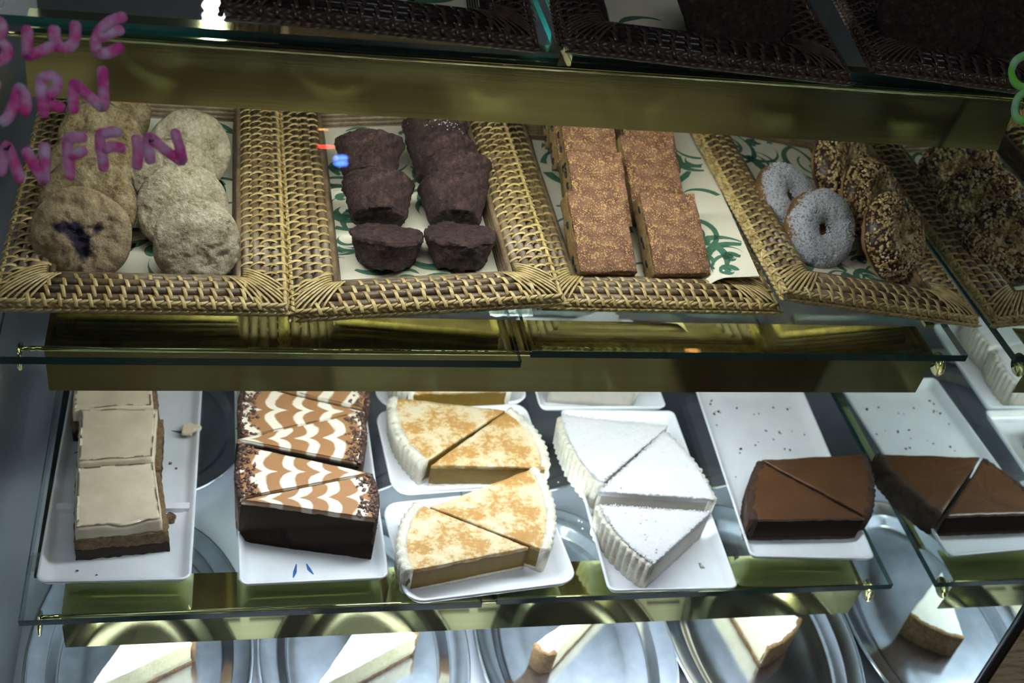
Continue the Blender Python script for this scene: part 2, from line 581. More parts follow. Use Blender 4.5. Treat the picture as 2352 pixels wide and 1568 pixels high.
def chunks(n, place, smin, smax, mb=None, squash=.6):
    """n small angular bits at place() points, as one mesh"""
    mb = mb or MB()
    T = [(1, 0, 0), (-1, 0, 0), (0, 1, 0), (0, -1, 0), (0, 0, 1), (0, 0, -1)]
    F = [(0, 2, 4), (2, 1, 4), (1, 3, 4), (3, 0, 4), (2, 0, 5), (1, 2, 5), (3, 1, 5), (0, 3, 5)]
    for _ in range(n):
        p, nrm = place()
        s = random.uniform(smin, smax)
        q = nrm.to_track_quat('Z', 'Y').to_matrix() @ Matrix.Rotation(random.uniform(0, 6.28), 3, 'Z') @ Matrix.Rotation(random.uniform(-.5, .5), 3, 'X')
        mb.add([p + q @ Vector((t[0] * s * random.uniform(.7, 1.3), t[1] * s * random.uniform(.5, 1.1), t[2] * s * squash)) for t in T], F)
    return mb

# ------------------------------------------------------------------ the case
def struct(name, mb, mats, smooth=False, parent=None, label=None):
    return mb.build(name, mats, parent, smooth, kind='structure' if parent is None else None, label=label)
YG = -.136
GP = [(-.19, -.138), (.0, -.138), (.13, -.135), (.22, -.122), (.30, -.100), (.38, -.073), (.46, -.042), (.54, -.004), (.61, .036), (.67, .085), (.72, .140), (.76, .215)]
def gy(z):
    for (z0, y0), (z1, y1) in zip(GP, GP[1:]):
        if z <= z1:
            return y0 + (y1 - y0) * (z - z0) / (z1 - z0)
    return GP[-1][1]
def end_panel(x0, x1):
    zs = [ZF - .02] + [-.18 + i * (.76 + .18) / 40 for i in range(41)]
    o = [(gy(max(z, -.19)) + .002, z) for z in zs] + [(.26, .80), (YB, .80), (YB, ZF - .02)]
    n = len(o)
    mb = MB()
    mb.add([(x0, y, z) for y, z in o] + [(x1, y, z) for y, z in o], [(k, (k + 1) % n, n + (k + 1) % n, n + k) for k in range(n)] + [tuple(range(n)), tuple(range(n, 2 * n))[::-1]])
    return mb
b = end_panel(ML - .012, ML); struct('wall_left', b, 'mirror_end', label='grey mirrored end panel of the display case by the corn muffins')
b = end_panel(MR, MR + .012); struct('wall_right', b, 'mirror', label='mirrored end panel of the display case by the doughnuts')
b = MB(); b.box(ML, MR, YB, YB + .012, ZF - .02, .66); struct('wall_back', b, 'back', label='dark rear sliding door panel of the display case')
b = MB(); b.box(ML, MR, YG, YB, ZF - .02, ZF)
fl = struct('floor', b, 'deck', label='pale metal deck of the display case under the oval trays')
b = MB(); b.box(ML - .012, MR + .012, .20, YB + .012, .800, .815); struct('ceiling', b, 'back', label='dark top panel of the display case')
b = MB(); b.box(-3.5, 4.5, -5, -.16, -.95, -.90); struct('floor', b, 'invented_shop_tile', label='unseen shop floor, its beige and brown tiles made up for the brass to mirror')
# vent slots pressed into the deck along the front glass
sl = MB(); sl.box(-.021, .021, -.0022, .0022, -.0004, .0004)
slm = sl.mesh('vent_slot', 'slot', False)
for r in range(4):
    for i in range(18):
        x = .0 + i * .052 + (r % 2) * .026
        if x < MR - .03:
            put('vent_slot', slm, fl, mw=Matrix.Translation((x, -.112 + r * .011, ZF + .0002)))
g = MB(); g.tube([(MR + .004, gy(z) - .001, z) for z in [-.17 + k * .93 / 30 for k in range(31)]], .0060, 10)
g.build('trim_1', 'gasket', kind='structure', label='black rubber gasket along the front edge of the mirrored end panel')
g = MB(); g.box(MR + .014, MR + .30, YG + .004, YG + .012, ZF, .20)
pl_ = g.build('trim_2', 'gold_trim', smooth=False, kind='structure', label='brass cladding strip outside the mirrored end panel')

# curved front glass
gm = MB()
TH = .005
prof = []
for i in range(61):
    z = GP[0][0] + (GP[-1][0] - GP[0][0]) * i / 60
    prof.append((gy(z), z))
pts = [(y, z) for y, z in prof] + [(y + TH, z - TH * .4) for y, z in prof[::-1]]
n = len(pts)
gm.add([(ML, y, z) for y, z in pts] + [(MR, y, z) for y, z in pts], [(i, (i + 1) % n, n + (i + 1) % n, n + i) for i in range(n)])
glass = gm.build('window_1', 'front_glass', kind='structure', label='curved clear front glass of the case with marker writing')
def on_glass(x, y, off=.0006):
    d = ray(x, y)
    t = .3
    while t < 2:
        p = CAM + d * t
        if p.y > gy(p.z) - off:
            return p
        t += .001
    return p
def stroke(px, w=.0052, mats='pink_marker', label=None, name='letter'):
    P = [on_glass(*q) for q in resample(px, 5, False)]
    # round the corners of the hand-drawn line
    for _ in range(3):
        P = [P[0]] + [(P[i - 1] + P[i] * 2 + P[i + 1]) / 4 for i in range(1, len(P) - 1)] + [P[-1]]
    mb = MB()
    k = len(P)
    nrm = Vector((0, -.86, .5))
    vs, fs = [], []
    for i, p in enumerate(P):
        t = (P[min(i + 1, k - 1)] - P[max(i - 1, 0)]).normalized()
        s = t.cross(nrm).normalized()
        e = min(i, k - 1 - i)
        ww = w * (.5 if e == 0 else .85 if e == 1 else 1) * (1 + .12 * noise.noise(p * 90))
        vs += [p + s * ww * .5, p - s * ww * .5, p - s * ww * .5 + nrm * .0004, p + s * ww * .5 + nrm * .0004]
    for i in range(k - 1):
        for j in range(4):
            a, b = i * 4 + j, i * 4 + (j + 1) % 4
            fs.append((a, b, b + 4, a + 4))
    fs += [(0, 1, 2, 3), (4 * k - 4, 4 * k - 3, 4 * k - 2, 4 * k - 1)]
    mb.add(vs, fs)
    return mb
def letter(strokes, ox, oy, label, mats='pink_marker', w=.0072):
    mb = MB()
    for s in strokes:
        q = stroke([(ox + x / 2.94, oy + y / 2.94) for x, y in s], w)
        mb.add(q.v, q.f)
    mb.build('letter', mats, glass, True, label=label)
PK = [
    ('B', [[(-70, 130), (-75, 410)], [(-70, 140), (0, 140), (22, 185), (0, 240), (-60, 265), (20, 290), (62, 340), (30, 400), (-70, 420)]]),
    ('L', [[(185, 170), (182, 385), (230, 365), (370, 305)]]),
    ('U', [[(368, 170), (365, 240), (385, 310), (440, 330), (495, 300), (510, 230), (508, 140)]]),
    ('E', [[(855, 105), (740, 145), (665, 210), (640, 290), (655, 360), (720, 362), (832, 312)], [(655, 262), (740, 225), (838, 195)]]),
    ('C', [[(5, 590), (-50, 560), (-110, 660), (-90, 800), (-40, 830)]]),
    ('O', [[(0, 840), (60, 790), (100, 690), (125, 580), (170, 640), (180, 720), (150, 780)]]),
    ('R', [[(295, 795), (285, 640), (270, 530), (350, 505), (400, 545), (375, 610), (310, 670), (370, 720), (440, 725)]]),
    ('N', [[(500, 770), (492, 655), (495, 550), (600, 650), (700, 735), (700, 600), (688, 445)]]),
    ('M', [[(0, 1190), (22, 1060), (45, 970), (90, 1080), (145, 1235)]]),
    ('U', [[(165, 995), (230, 1110), (300, 1235), (302, 1090), (300, 960)]]),
    ('F', [[(480, 1215), (460, 1080), (452, 935), (520, 925), (592, 930)], [(462, 1055), (530, 1035), (590, 1005)]]),
    ('F', [[(705, 1160), (685, 1030), (672, 905), (750, 890), (825, 895)], [(682, 1010), (770, 985), (850, 1010)]]),
    ('I', [[(920, 905), (932, 1030), (925, 1150)]]),
    ('N', [[(1020, 1110), (1002, 1010), (1005, 915), (1110, 1010), (1235, 1095), (1215, 1000), (1175, 870)]]),
]
for ch, st in PK:
    letter(st, 0, 0, 'pink marker letter ' + ch)
letter([[(2430, 370), (2352, 372), (2290, 410), (2262, 480), (2280, 550), (2330, 590), (2400, 592)]], 1552, 0, 'green marker loop', 'green_marker', .0062)
letter([[(2420, 615), (2352, 622), (2305, 660), (2284, 740), (2300, 805), (2352, 820), (2420, 790)]], 1552, 0, 'green marker loop', 'green_marker', .0062)
letter([[(2420, 930), (2365, 950), (2352, 975)]], 1552, 0, 'green marker loop', 'green_marker', .0062)

# ------------------------------------------------------------------ glass shelves, brass light housings
GT = .008
def pane(x0, x1, y0, y1, z, label, edge='glass_edge'):
    mb = MB()
    mb.box(x0, x1, y0, y1, z - GT, z, 0, 1)
    o = mb.build('glass_shelf', ['shelf_glass', edge], None, False, label=label, cat='glass shelf')
    return o
pane(0, .4415, .047, .50, Z2, 'clear glass shelf pane under the corn muffin and brownie baskets')
pane(.4535, L, .061, .50, Z2, 'clear glass shelf pane under the gingerbread and doughnut baskets')
pane(0, .4385, -.004, .47, Z3, 'clear glass shelf pane under the frosted bars and marbled cake plates')
pane(.4545, L, -.001, .47, Z3, 'clear glass shelf pane under the coconut tart and chocolate pie plates')
pane(0, .4450, .131, .50, Z1, 'uppermost clear glass shelf pane, half empty beside a dark basket', 'glass_edge_lit')
pane(.4570, L, .134, .50, Z1, 'uppermost clear glass shelf pane under two dark baskets', 'glass_edge_lit')

def housing(y, z, tube, k, label, fold=.0045, x0=.0359, x1=.8704):
    t = thing('light_housing', label, 'shelf light', ((x0 + x1) / 2, y, z))
    inv = Matrix.Translation((-(x0 + x1) / 2, -y, -z))
    yt, zt = y + fold, z - .0110           # top front fold
    yb, zb = y + .0075, z - .0595           # lower edge of the sloping face
    yk = y + .052                          # rear edge of the flange
    def sheet(name, prof, m, xa=x0, xb=x1, bulge=0):
        mb = MB()
        n = len(prof)
        mb.add([(xa, a, c) for a, c in prof] + [(xb, a, c) for a, c in prof],
               [(i, (i + 1) % n, n + (i + 1) % n, n + i) for i in range(n)] + [tuple(range(n)), tuple(range(n, 2 * n))[::-1]])
        mb.v = [tuple(inv @ Vector(p)) for p in mb.v]
        return mb.build(name, m, t, False)
    th = .0012
    sheet('flange', [(yt, z - GT - .0006), (yk, z - GT - .0006), (yk, z - GT - .0006 - th), (yt, z - GT - .0006 - th)], 'brass')
    sheet('valance', [(yt, zt), (yb, zb), (yb + th, zb), (yt + th, zt)], 'brass')
    # rolled front fold
    mb = MB(); mb.tube([(x0, yt + .002, z - GT - .0026), (x1, yt + .002, z - GT - .0026)], .0026, 10)
    mb.v = [tuple(inv @ Vector(p)) for p in mb.v]; mb.build('rolled_edge', 'brass', t)
    mb = MB(); mb.tube([(tube[0], y + .036, z - .046), (tube[1], y + .036, z - .046)], .008, 12)
    mb.v = [tuple(inv @ Vector(p)) for p in mb.v]; mb.build('lamp_tube', 'tube_%d' % k, t)
    for xa in (tube[0] - .012, tube[1]):
        mb = MB(); mb.box(xa, xa + .012, y + .026, y + .046, z - .056, z - GT - .002)
        mb.v = [tuple(inv @ Vector(p)) for p in mb.v]; mb.build('lamp_holder', 'porcelain', t, False)
    for xc, s in ((x0 - .020, -1), (x1 + .010, 1)):
        mb = MB()
        R = []
        for r_, dx in ((.0118, -.0012), (.0125, 0), (.0118, .0012)):
            R.append([(xc + dx, yt + .004 + r_ * cos(a * pi / 12), z - GT - .0135 + r_ * sin(a * pi / 12)) for a in range(24)])
        mb.loft(R)
        mb.tube([(xc, yt + .004, z - GT - .0045), ((x0 if s < 0 else x1), yt + .004, z - GT - .0045)], .0022, 8)
        mb.v = [tuple(inv @ Vector(p)) for p in mb.v]
        mb.build('end_disc', 'brass', t, True)
    # brass side rails that carry the pane ends
    for xa, mm in ((.006, 'gasket'), (L - .016, 'brass')):
        mb = MB(); mb.box(xa, xa + .010, y + .055, .46, z - GT - .0040, z - GT - .0008)
        mb.v = [tuple(inv @ Vector(p)) for p in mb.v]; mb.build('side_rail', mm, t, False)
housing(Y1, Z1, TUBES[0], 0, 'long brass light valance below the uppermost dark baskets', .0125)
housing(Y2, Z2, TUBES[1], 1, 'long brass light valance below the shelf of lit wicker baskets')
housing(Y3, Z3, TUBES[2], 2, 'long brass light valance below the shelf of white plates')

def clip(x, y, z, label, both=True):
    t = thing('shelf_clip', label, 'clip', (x, y, z))
    mb = MB(); mb.box(-.021 if both else -.008, .021, -.011, .012, -.0105 - .002, -.0105 + .0004)
    mb.build('plate', 'clear_plastic', t, False)
    for s in ((-1, 1) if both else (1,)):
        mb = MB()
        mb.loft([[(s * .0125 + r * cos(a * pi / 8), r * sin(a * pi / 8), h) for a in range(16)] for r, h in ((.0075, -.0125), (.0075, -.0165), (.006, -.018), (.003, -.0185))])
        mb.build('knob', 'clear_plastic', t)
    mb = MB(); mb.box(-.004, .004, -.008, .010, -.0101, -.004)
    mb.build('tongue', 'clear_plastic', t, False)
clip(.4478, .137, Z2, 'clear plastic clip joining the two panes under the wicker baskets')
clip(.006, .070, Z3, 'clear plastic clip on the pane end beside the frosted bars', False)
clip(.4465, .137, Z3, 'clear plastic clip joining the two panes under the white plates')

# ------------------------------------------------------------------ wicker baskets
ROD, NR, BR = .0086, 4, .0075
def ribbon(length, h, w=.0027, th=.0006, n=8, lean=0.0):
    mb = MB()
    vs, fs = [], []
    for i in range(n + 1):
        u = i / n
        x = (u - .5) * length
        z = h * (sin(pi * min(1, u * 1.02)) ** .7) - .0012
        y = lean * (u - .5)
        vs += [(x, y - w / 2, z), (x, y + w / 2, z), (x, y + w / 2 * .8, z + th), (x, y - w / 2 * .8, z + th)]
    for i in range(n):
        for j in range(4):
            a, b = i * 4 + j, i * 4 + (j + 1) % 4
            fs.append((a, b, b + 4, a + 4))
    fs += [(0, 1, 2, 3), tuple(range(4 * n, 4 * n + 4))]
    mb.add(vs, fs)
    return mb
def rbank(sg, m):
    return [ribbon(ROD * 2.0, .0050, .0036, lean=sg * k).mesh('cane_wrap', m) for k in (.0045, .0058, .0050)]
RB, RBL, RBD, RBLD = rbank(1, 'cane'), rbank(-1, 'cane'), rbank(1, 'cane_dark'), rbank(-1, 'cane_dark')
RBRAW = (ribbon(ROD * 2.0, .0050, .0036, lean=.005), ribbon(ROD * 2.0, .0050, .0036, lean=-.005))

def basket(label, w, d, h, loc, rotz=0, tilt=0, pitch=.0123, dark=False):
    """shallow rectangular tray: flat rim of four reeds laced with cane, braided edge, woven wall"""
    rot = Matrix.Rotation(rotz, 4, 'Z') @ Matrix.Rotation(tilt, 4, 'Y')
    t = thing('wicker_basket', label, 'basket', loc, rot)
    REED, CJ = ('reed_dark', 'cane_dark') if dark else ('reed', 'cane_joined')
    hw, hd = w / 2, d / 2
    rimw = BR + NR * ROD
    # sides: origin of the side, direction along it, inward direction, half length
    sides = [(Vector((0, -hd, 0)), Vector((1, 0, 0)), Vector((0, 1, 0)), hw, 'f'),
             (Vector((hw, 0, 0)), Vector((0, 1, 0)), Vector((-1, 0, 0)), hd, 'r'),
             (Vector((0, hd, 0)), Vector((-1, 0, 0)), Vector((0, -1, 0)), hw, 'b'),
             (Vector((-hw, 0, 0)), Vector((0, -1, 0)), Vector((1, 0, 0)), hd, 'l')]
    weave = MB()
    corner = MB()
    for o, dr, inn, hl, key in sides:
        for j in range(NR):
            ins = BR + ROD * (j + .5)
            zz = h - .0045 - (.0028, .0006, 0, .0016)[j]
            a = o + inn * ins - dr * (hl - ins) + Vector((0, 0, zz))
            e = o + inn * ins + dr * (hl - ins) + Vector((0, 0, zz))
            mb = MB(); mb.tube([a, a.lerp(e, .5), e], ROD * .47, 9)
            mb.build('reed', REED, t)
            n = int(2 * (hl - ins - .006) / pitch)
            for i in range(n):
                s = (i - (n - 1) / 2) * pitch + (j % 2) * pitch * .5 + j * .0014 + random.uniform(-.0008, .0008)
                if abs(s) > hl - ins - .004:
                    continue
                c = o + inn * (ins - ROD * .35) + dr * s + Vector((0, 0, zz + .0006))
                X = -inn
                M_ = Matrix((X, dr, Vector((0, 0, 1)))).transposed().to_4x4()
                rr = Matrix.Rotation(random.uniform(-.10, .10), 4, 'Z')
                mw = Matrix.Translation(c) @ M_ @ rr
                if M_.determinant() < 0:
                    bank, raw = (RBLD if dark else RBL), RBRAW[1]
                else:
                    bank, raw = (RBD if dark else RB), RBRAW[0]
                if key == 'b':
                    weave.add([mw @ Vector(p) for p in raw.v], raw.f)
                else:
                    put('cane_wrap', random.choice(bank), t, mw=mw)
    # fans of cane over the four mitred corners
    for sx in (-1, 1):
        for sy in (-1, 1):
            ci = Vector((sx * (hw - rimw + .002), sy * (hd - rimw + .002), h - .001))
            for k in range(9):
                f = (k - 4) / 4.0
                e = Vector((sx * (hw - .006 - max(0, f) * .024), sy * (hd - .006 - max(0, -f) * .024), h - .0052))
                st = ci + Vector((-sx * max(0, f) * .012, -sy * max(0, -f) * .012, -.002))
                P = [st.lerp(e, u) + Vector((0, 0, .0038 * sin(pi * u) ** .6)) for u in [i / 8 for i in range(9)]]
                corner.tube(P, .0014, 5, flatz=.45)
    if weave.v:
        weave.build('back_rim_weave', CJ, t, kind='stuff')
    corner.build('corner_weave', CJ, t, kind='stuff')
    # braided outer edge
    br = MB()
    for o, dr, inn, hl, key in sides:
        m = int(2 * hl / .0078)
        for i in range(m + 1):
            s = (-hl + .007) + (2 * hl - .017) * i / m
            for row in (0, 1, 2):
                c = o + inn * (.0045 - row * .0012) + dr * (s + row * .0030) + Vector((0, 0, h - .0062 - row * .0036))
                dv = (dr * .0066 + Vector((0, 0, 1)) * (.0022, -.0024, .0022)[row] + inn * (.0012, 0, -.001)[row])
                br.tube([c - dv, c, c + dv], [.0008, .0024, .0008], 5)
    br.build('braided_edge', CJ, t, kind='stuff')
    # woven wall and wrapped foot
    wl = MB()
    nz = 5
    for k in range(nz):
        f = k / (nz - 1)
        ins = rimw + .002 + .003 * (1 - f)
        zz = .006 + (h - .014) * f
        q = [(-hw + ins, -hd + ins, zz), (hw - ins, -hd + ins, zz), (hw - ins, hd - ins, zz), (-hw + ins, hd - ins, zz)]
        wl.tube(resample(q, .02), .0034, 7, closed=True)
    wl.build('woven_wall', REED, t, kind='stuff')
    ft = MB()
    ins = rimw + .005
    q = resample([(-hw + ins, -hd + ins, .0042), (hw - ins, -hd + ins, .0042), (hw - ins, hd - ins, .0042), (-hw + ins, hd - ins, .0042)], .0022)
    ft.tube(q, [.0042 if i % 2 else .0036 for i in range(len(q))], 7, closed=True)
    ft.build('foot_ring', CJ, t)
    bs = MB()
    bs.box(-hw + ins, hw - ins, -hd + ins, hd - ins, .0042, .0062)
    bs.build('base', REED, t, False)
    return t

def swirl(mb, c, r, a0, a1, w, z, shrink=.55, n=14):
    vs, fs = [], []
    for i in range(n + 1):
        u = i / n
        a = a0 + (a1 - a0) * u
        rr = r * (1 - (1 - shrink) * u)
        ww = w * (sin(pi * min(1, .08 + u)) ** .8) * (.5 + .5 * (1 - u)) * (1 + .25 * sin(9 * u + c[0] * 50)) * .5 + .0002
        for s in (-1, 1):
            vs.append((c[0] + (rr + s * ww) * cos(a), c[1] + (rr + s * ww) * sin(a)))
    for i in range(n):
        fs.append((2 * i, 2 * i + 1, 2 * i + 3, 2 * i + 2))
    return vs, fs
def liner(label, w, d, loc, rotz, seed, zf=None, nsw=20):
    t = thing('paper_liner', label, 'paper liner', loc, rotz)
    zf = zf or (lambda x, y: 0)
    n, m = 22, 26
    mb = MB()
    g_ = [(-w / 2 + w * i / n, -d / 2 + d * j / m) for j in range(m + 1) for i in range(n + 1)]
    top = [(x, y, zf(x, y) + .0006) for x, y in g_]
    bot = [(x, y, zf(x, y)) for x, y in g_]
    fs = [(j * (n + 1) + i, j * (n + 1) + i + 1, (j + 1) * (n + 1) + i + 1, (j + 1) * (n + 1) + i) for j in range(m) for i in range(n)]
    mb.add(top, fs)
    mb.add(bot, [f[::-1] for f in fs])
    sh_ = mb.build('sheet', 'paper', t)
    rnd = random.Random(seed)
    pr = MB()
    for k in range(nsw):
        c = (rnd.uniform(-w / 2, w / 2), rnd.uniform(-d / 2, d / 2))
        r = rnd.uniform(.018, .055)
        a0 = rnd.uniform(0, 6.28)
        a1 = a0 + rnd.choice((-1, 1)) * rnd.uniform(1.2, 3.6)
        jobs = [(r, rnd.uniform(.006, .013), a0, a1)]
        if rnd.random() < .5:
            jobs.append((r * .55, .0045, a0 + .4, a1))
        if rnd.random() < .35:
            jobs.append((r * .12, r * .26, 0, 6.0))
        for rr, ww, b0, b1 in jobs:
            vs, fs = swirl(pr, c, rr, b0, b1, ww, 0)
            lim = lambda p: abs(p[0]) < w / 2 - .002 and abs(p[1]) < d / 2 - .002
            fs = [f for f in fs if all(lim(vs[i]) for i in f)]
            pr.add([(x, y, zf(max(-w / 2, min(w / 2, x)), max(-d / 2, min(d / 2, y))) + .00095) for x, y in vs], fs)
    used = sorted({i for f in pr.f for i in f})
    ix = {o: i for i, o in enumerate(used)}
    pr.v = [pr.v[i] for i in used]
    pr.f = [tuple(ix[i] for i in f) for f in pr.f]
    pr.build('swirl_print', 'green_print', sh_)
    return t

BH = .034
B = {}
basket('wicker basket filled with tan corn muffins', .243, .395, BH, (.1165, .2775, Z2), 0)
basket('wicker basket holding dark chocolate muffins', .247, .395, BH, (.3600, .2750, Z2 + .0072), rad(.3), rad(-5.5))
basket('wicker basket holding gingerbread bars, its rim tucked below both neighbours', .246, .380, BH - .007, (.5870, .2935, Z2), rad(-.2))
basket('wicker basket holding powdered and nut-coated doughnuts', .228, .395, BH, (.8035, .2850, Z2 + .0085), rad(0), rad(7.5))
zp = Z2 + .0066
liner('green swirl printed paper under the corn muffins', .156, .304, (.1165, .2775, zp), 0, 3, None, 34)
liner('green swirl printed paper under the chocolate muffins', .160, .304, (.3600, .2750, zp + .0074), Matrix.Rotation(rad(-5.5), 4, 'Y'), 11, None, 36)
def lift(x, y):
    q = min(1, max(0, (x - .020) / .040))
    return .0005 + .027 * q * q * (3 - 2 * q) + max(0, x - .06) * .12
liner('green swirl printed paper under the gingerbread bars, one side over the rim', .184, .280, (.6040, .2760, zp), rad(-3), 5, lift)
liner('green swirl printed paper dusted with sugar under the doughnuts', .128, .304, (.8035, .2850, zp + .0087), Matrix.Rotation(rad(7.5), 4, 'Y'), 8, None, 34)

# ------------------------------------------------------------------ corn muffins
def lathe(prof, n=40):
    mb = MB()
    mb.loft([[(r * cos(2 * pi * i / n), r * sin(2 * pi * i / n), z) for i in range(n)] for r, z in prof])
    return mb
def lean(ax, ang, spin=0):
    """tips the thing's axis from +Z towards the horizontal direction ax"""
    d = Vector((ax[0], ax[1], 0)).normalized()
    k = Vector((0, 0, 1)).cross(d)
    return Matrix.Rotation(ang, 4, k) @ Matrix.Rotation(spin, 4, 'Z')
def dense(prof, k=3):
    out = []
    for (r0, z0), (r1, z1) in zip(prof, prof[1:]):
        out += [(r0 + (r1 - r0) * i / k, z0 + (z1 - z0) * i / k) for i in range(k)]
    return out + [prof[-1]]
def corn_muffin(label, c, ang, ax, s, m, seed, berry=False, group=None):
    t = thing('corn_muffin', label, 'muffin', c, lean(ax, ang, 0), group)
    R = .041 * s
    body = lathe([(R * .66, -.017), (R * .74, -.013), (R * .82, -.008), (R * .90, -.002)])
    body.displace(.0012, 90, seed)
    body.build('cake', m, t)
    cap_prof = [(R * .88, -.004), (R * .97, -.003), (R, .001), (R * .97, .0042), (R * .90, .0068), (R * .78, .0088), (R * .62, .0103), (R * .45, .0113), (R * .28, .0119), (R * .12, .0121), (R * .02, .0122)]
    cp = lathe(dense(cap_prof), 90)
    bv = []
    def lump(p):
        x, y, z = p
        q = Vector((x, y, seed * 7.7 + z))
        k = noise.noise(q * 24) * .0052 + noise.noise(q * 70) * .0026 + noise.noise(q * 190) * .0015 + noise.noise(q * 420) * .0007
        cr = abs(noise.noise(q * 26 + Vector((9, 3, 0))))
        if z > .004 and cr < .07:
            k -= .0030 * (1 - cr / .07) * max(0, min(1, noise.noise(q * 18 + Vector((0, 5, 1))) * 3))
        e = noise.noise(Vector((math.atan2(y, x) * 1.4, seed, 0))) * .06
        bq = 0
        if berry:
            for bx, by, sx, sy, g in ((.003, -.009, .0070, .0125, 1.1), (-.009, .008, .0100, .0055, .9), (.014, .006, .0040, .0040, .8), (-.003, .000, .0070, .0060, .9), (-.016, .008, .006, .005, .5)):
                bq += g * math.exp(-((x - bx) / sx) ** 2 - ((y - by) / sy) ** 2)
            if z > .002:
                k -= .0065 * min(1, bq) * (.6 + .8 * noise.noise(q * 160))
        bv.append(bq)
        return (x * (1 + e), y * (1 + e), z + (k if z > 0 else k * .3))
    cp.v = [lump(p) for p in cp.v]
    cp.a['berry'] = bv
    cp.build('muffin_top', 'berry_muffin' if berry else m, t)
    return t
zm = Z2 + .045
TA = rad(60)
for i, (px, py, label, m, s, berry, da) in enumerate([
        (187, 541, 'browned corn muffin with a purple burst berry in its top', 'corn_muffin', 1.03, True, 0),
        (205, 468, 'brown corn muffin right behind the one with the burst berry', 'corn_muffin', 1.03, False, 2),
        (212, 398, 'corn muffin second behind the one with the burst berry', 'corn_muffin', .98, False, 0),
        (232, 330, 'corn muffin third behind the one with the burst berry', 'corn_muffin', .98, False, -2),
        (250, 268, 'corn muffin fourth behind the one with the burst berry', 'corn_muffin', .98, False, 0),
        (452, 556, 'pale cracked corn muffin resting against the front rim beside the burst-berry one', 'pale_muffin', .93, False, 4),
        (420, 478, 'pale corn muffin right behind the cracked one at the front rim', 'pale_muffin', 1.0, False, 0),
        (402, 412, 'pale corn muffin second behind the cracked one at the front rim', 'pale_muffin', .93, False, 0),
        (436, 345, 'pale corn muffin at the rear of the row of pale ones', 'pale_muffin', .96, False, -3)]):
    p = at(px, py, zm)
    corn_muffin(label, p, TA + rad(da), (.12 * (1 if i > 4 else -.4), -1), s, m, i + 1, berry, 'corn muffins in two leaning rows')

# ------------------------------------------------------------------ chocolate muffins
def choc_muffin(label, c, rotm, seed, s=1.0, sugar=False, high=.036):
    t = thing('chocolate_muffin', label, 'muffin', c, rotm, 'chocolate muffins in two rows')
    R = .0345 * s
    H = high * s
    prof = [(R * .05, 0.0), (R * .5, 0), (R * .70, .0006), (R * .745, .003)] + [(R * (.75 + .21 * k / 6), .003 + (H - .006) * k / 6) for k in range(1, 7)] + [(R * 1.0, H - .002), (R * .98, H + .001), (R * .90, H + .002), (R * .75, H + .0015), (R * .5, H + .002), (R * .25, H + .0025), (R * .04, H + .003)]
    mb = lathe(dense(prof), 80)
    mb.displace(.0022, 70, seed)
    mb.displace(.0014, 190, seed + 5)
    mb.displace(.0006, 480, seed + 5)
    mb.build('cake', 'dark_muffin', t)
    if sugar:
        def pl():
            a = random.gauss(-1.5, .5); z = random.gauss(H * .75, .004)
            return Vector((R * .93 * cos(a), R * .93 * sin(a), z)), Vector((cos(a), sin(a), 0))
        chunks(60, pl, .0003, .0010).build('sugar_dust', 'coconut', t, kind='stuff')
UP = Matrix.Identity(4)
p = at(884, 606, Z2 + .012); choc_muffin('upright chocolate muffin at the front rim, below the tipped pair', (p.x, p.y, Z2 + .013), lean((.1, 1), rad(20)), 1, 1.0, high=.028)
p = at(1054, 606, Z2 + .016); choc_muffin('upright chocolate muffin at the front rim, below the tipped row of four', (p.x, p.y, Z2 + .018), lean((-.15, 1), rad(18)), 2, 1.0, high=.028)
for i, (px, py, z, ang, label, s, sg) in enumerate([
        (868, 505, .030, 62, 'tipped chocolate muffin showing its dark hollow base, front of the pair', 1.03, False),
        (848, 408, .036, 56, 'tipped chocolate muffin at the rear of the pair', 1.0, False),
        (1043, 510, .030, 64, 'tipped chocolate muffin showing its dark hollow base, front of the row of four', 1.02, False),
        (1050, 458, .036, 58, 'tipped chocolate muffin, second in the row of four', 1.02, False),
        (1014, 412, .036, 58, 'tipped chocolate muffin, third in the row of four', 1.0, False),
        (998, 362, .032, 55, 'tipped chocolate muffin dusted with sugar, rearmost of the row of four', 1.0, True)]):
    p = at(px, py, Z2 + z)
    choc_muffin(label, p, lean((.05, 1), rad(ang)), 10 + i, s, sg)

# ------------------------------------------------------------------ gingerbread bars
def bar(label, c, ang, yaw, seed, w=.058, l=.088, th=.026):
    """slab leaning back: c is the middle of its front lower edge"""
    rot = Matrix.Rotation(yaw, 4, 'Z') @ Matrix.Rotation(ang, 4, 'X')
    t = thing('gingerbread_bar', label, 'cake bar', c, rot, 'gingerbread bars in two leaning rows')
    mb = slab([(-w / 2, 0), (w / 2, 0), (w / 2, l), (-w / 2, l)], 0, th - .003, .004, 5, .001)
    mb.displace(.0011, 110, seed)
    mb.displace(.0006, 330, seed)
    cr_ = mb.build('crumb', 'bar_side', t)
    tp = slab([(-w / 2, 0), (w / 2, 0), (w / 2, l), (-w / 2, l)], th - .0035, th, .004, 1, .0018)
    tp.displace(.0008, 60, seed)
    tp.displace(.0005, 300, seed)
    tp.build('top_crust', 'gingerbread', t)
    for k in range(4):
        rs = lathe([(.2, -.9), (.8, -.5), (1, 0), (.8, .5), (.2, .9)], 10)
        yy, zz = random.uniform(.008, l - .01), random.uniform(.006, th - .008)
        rs.v = [(-w / 2 + x * .0016, yy + y * .0045, zz + z * .0028) for x, y, z in rs.v]
        rs.build('raisin', 'raisin', cr_)
    return t
zb_ = Z2 + .0085
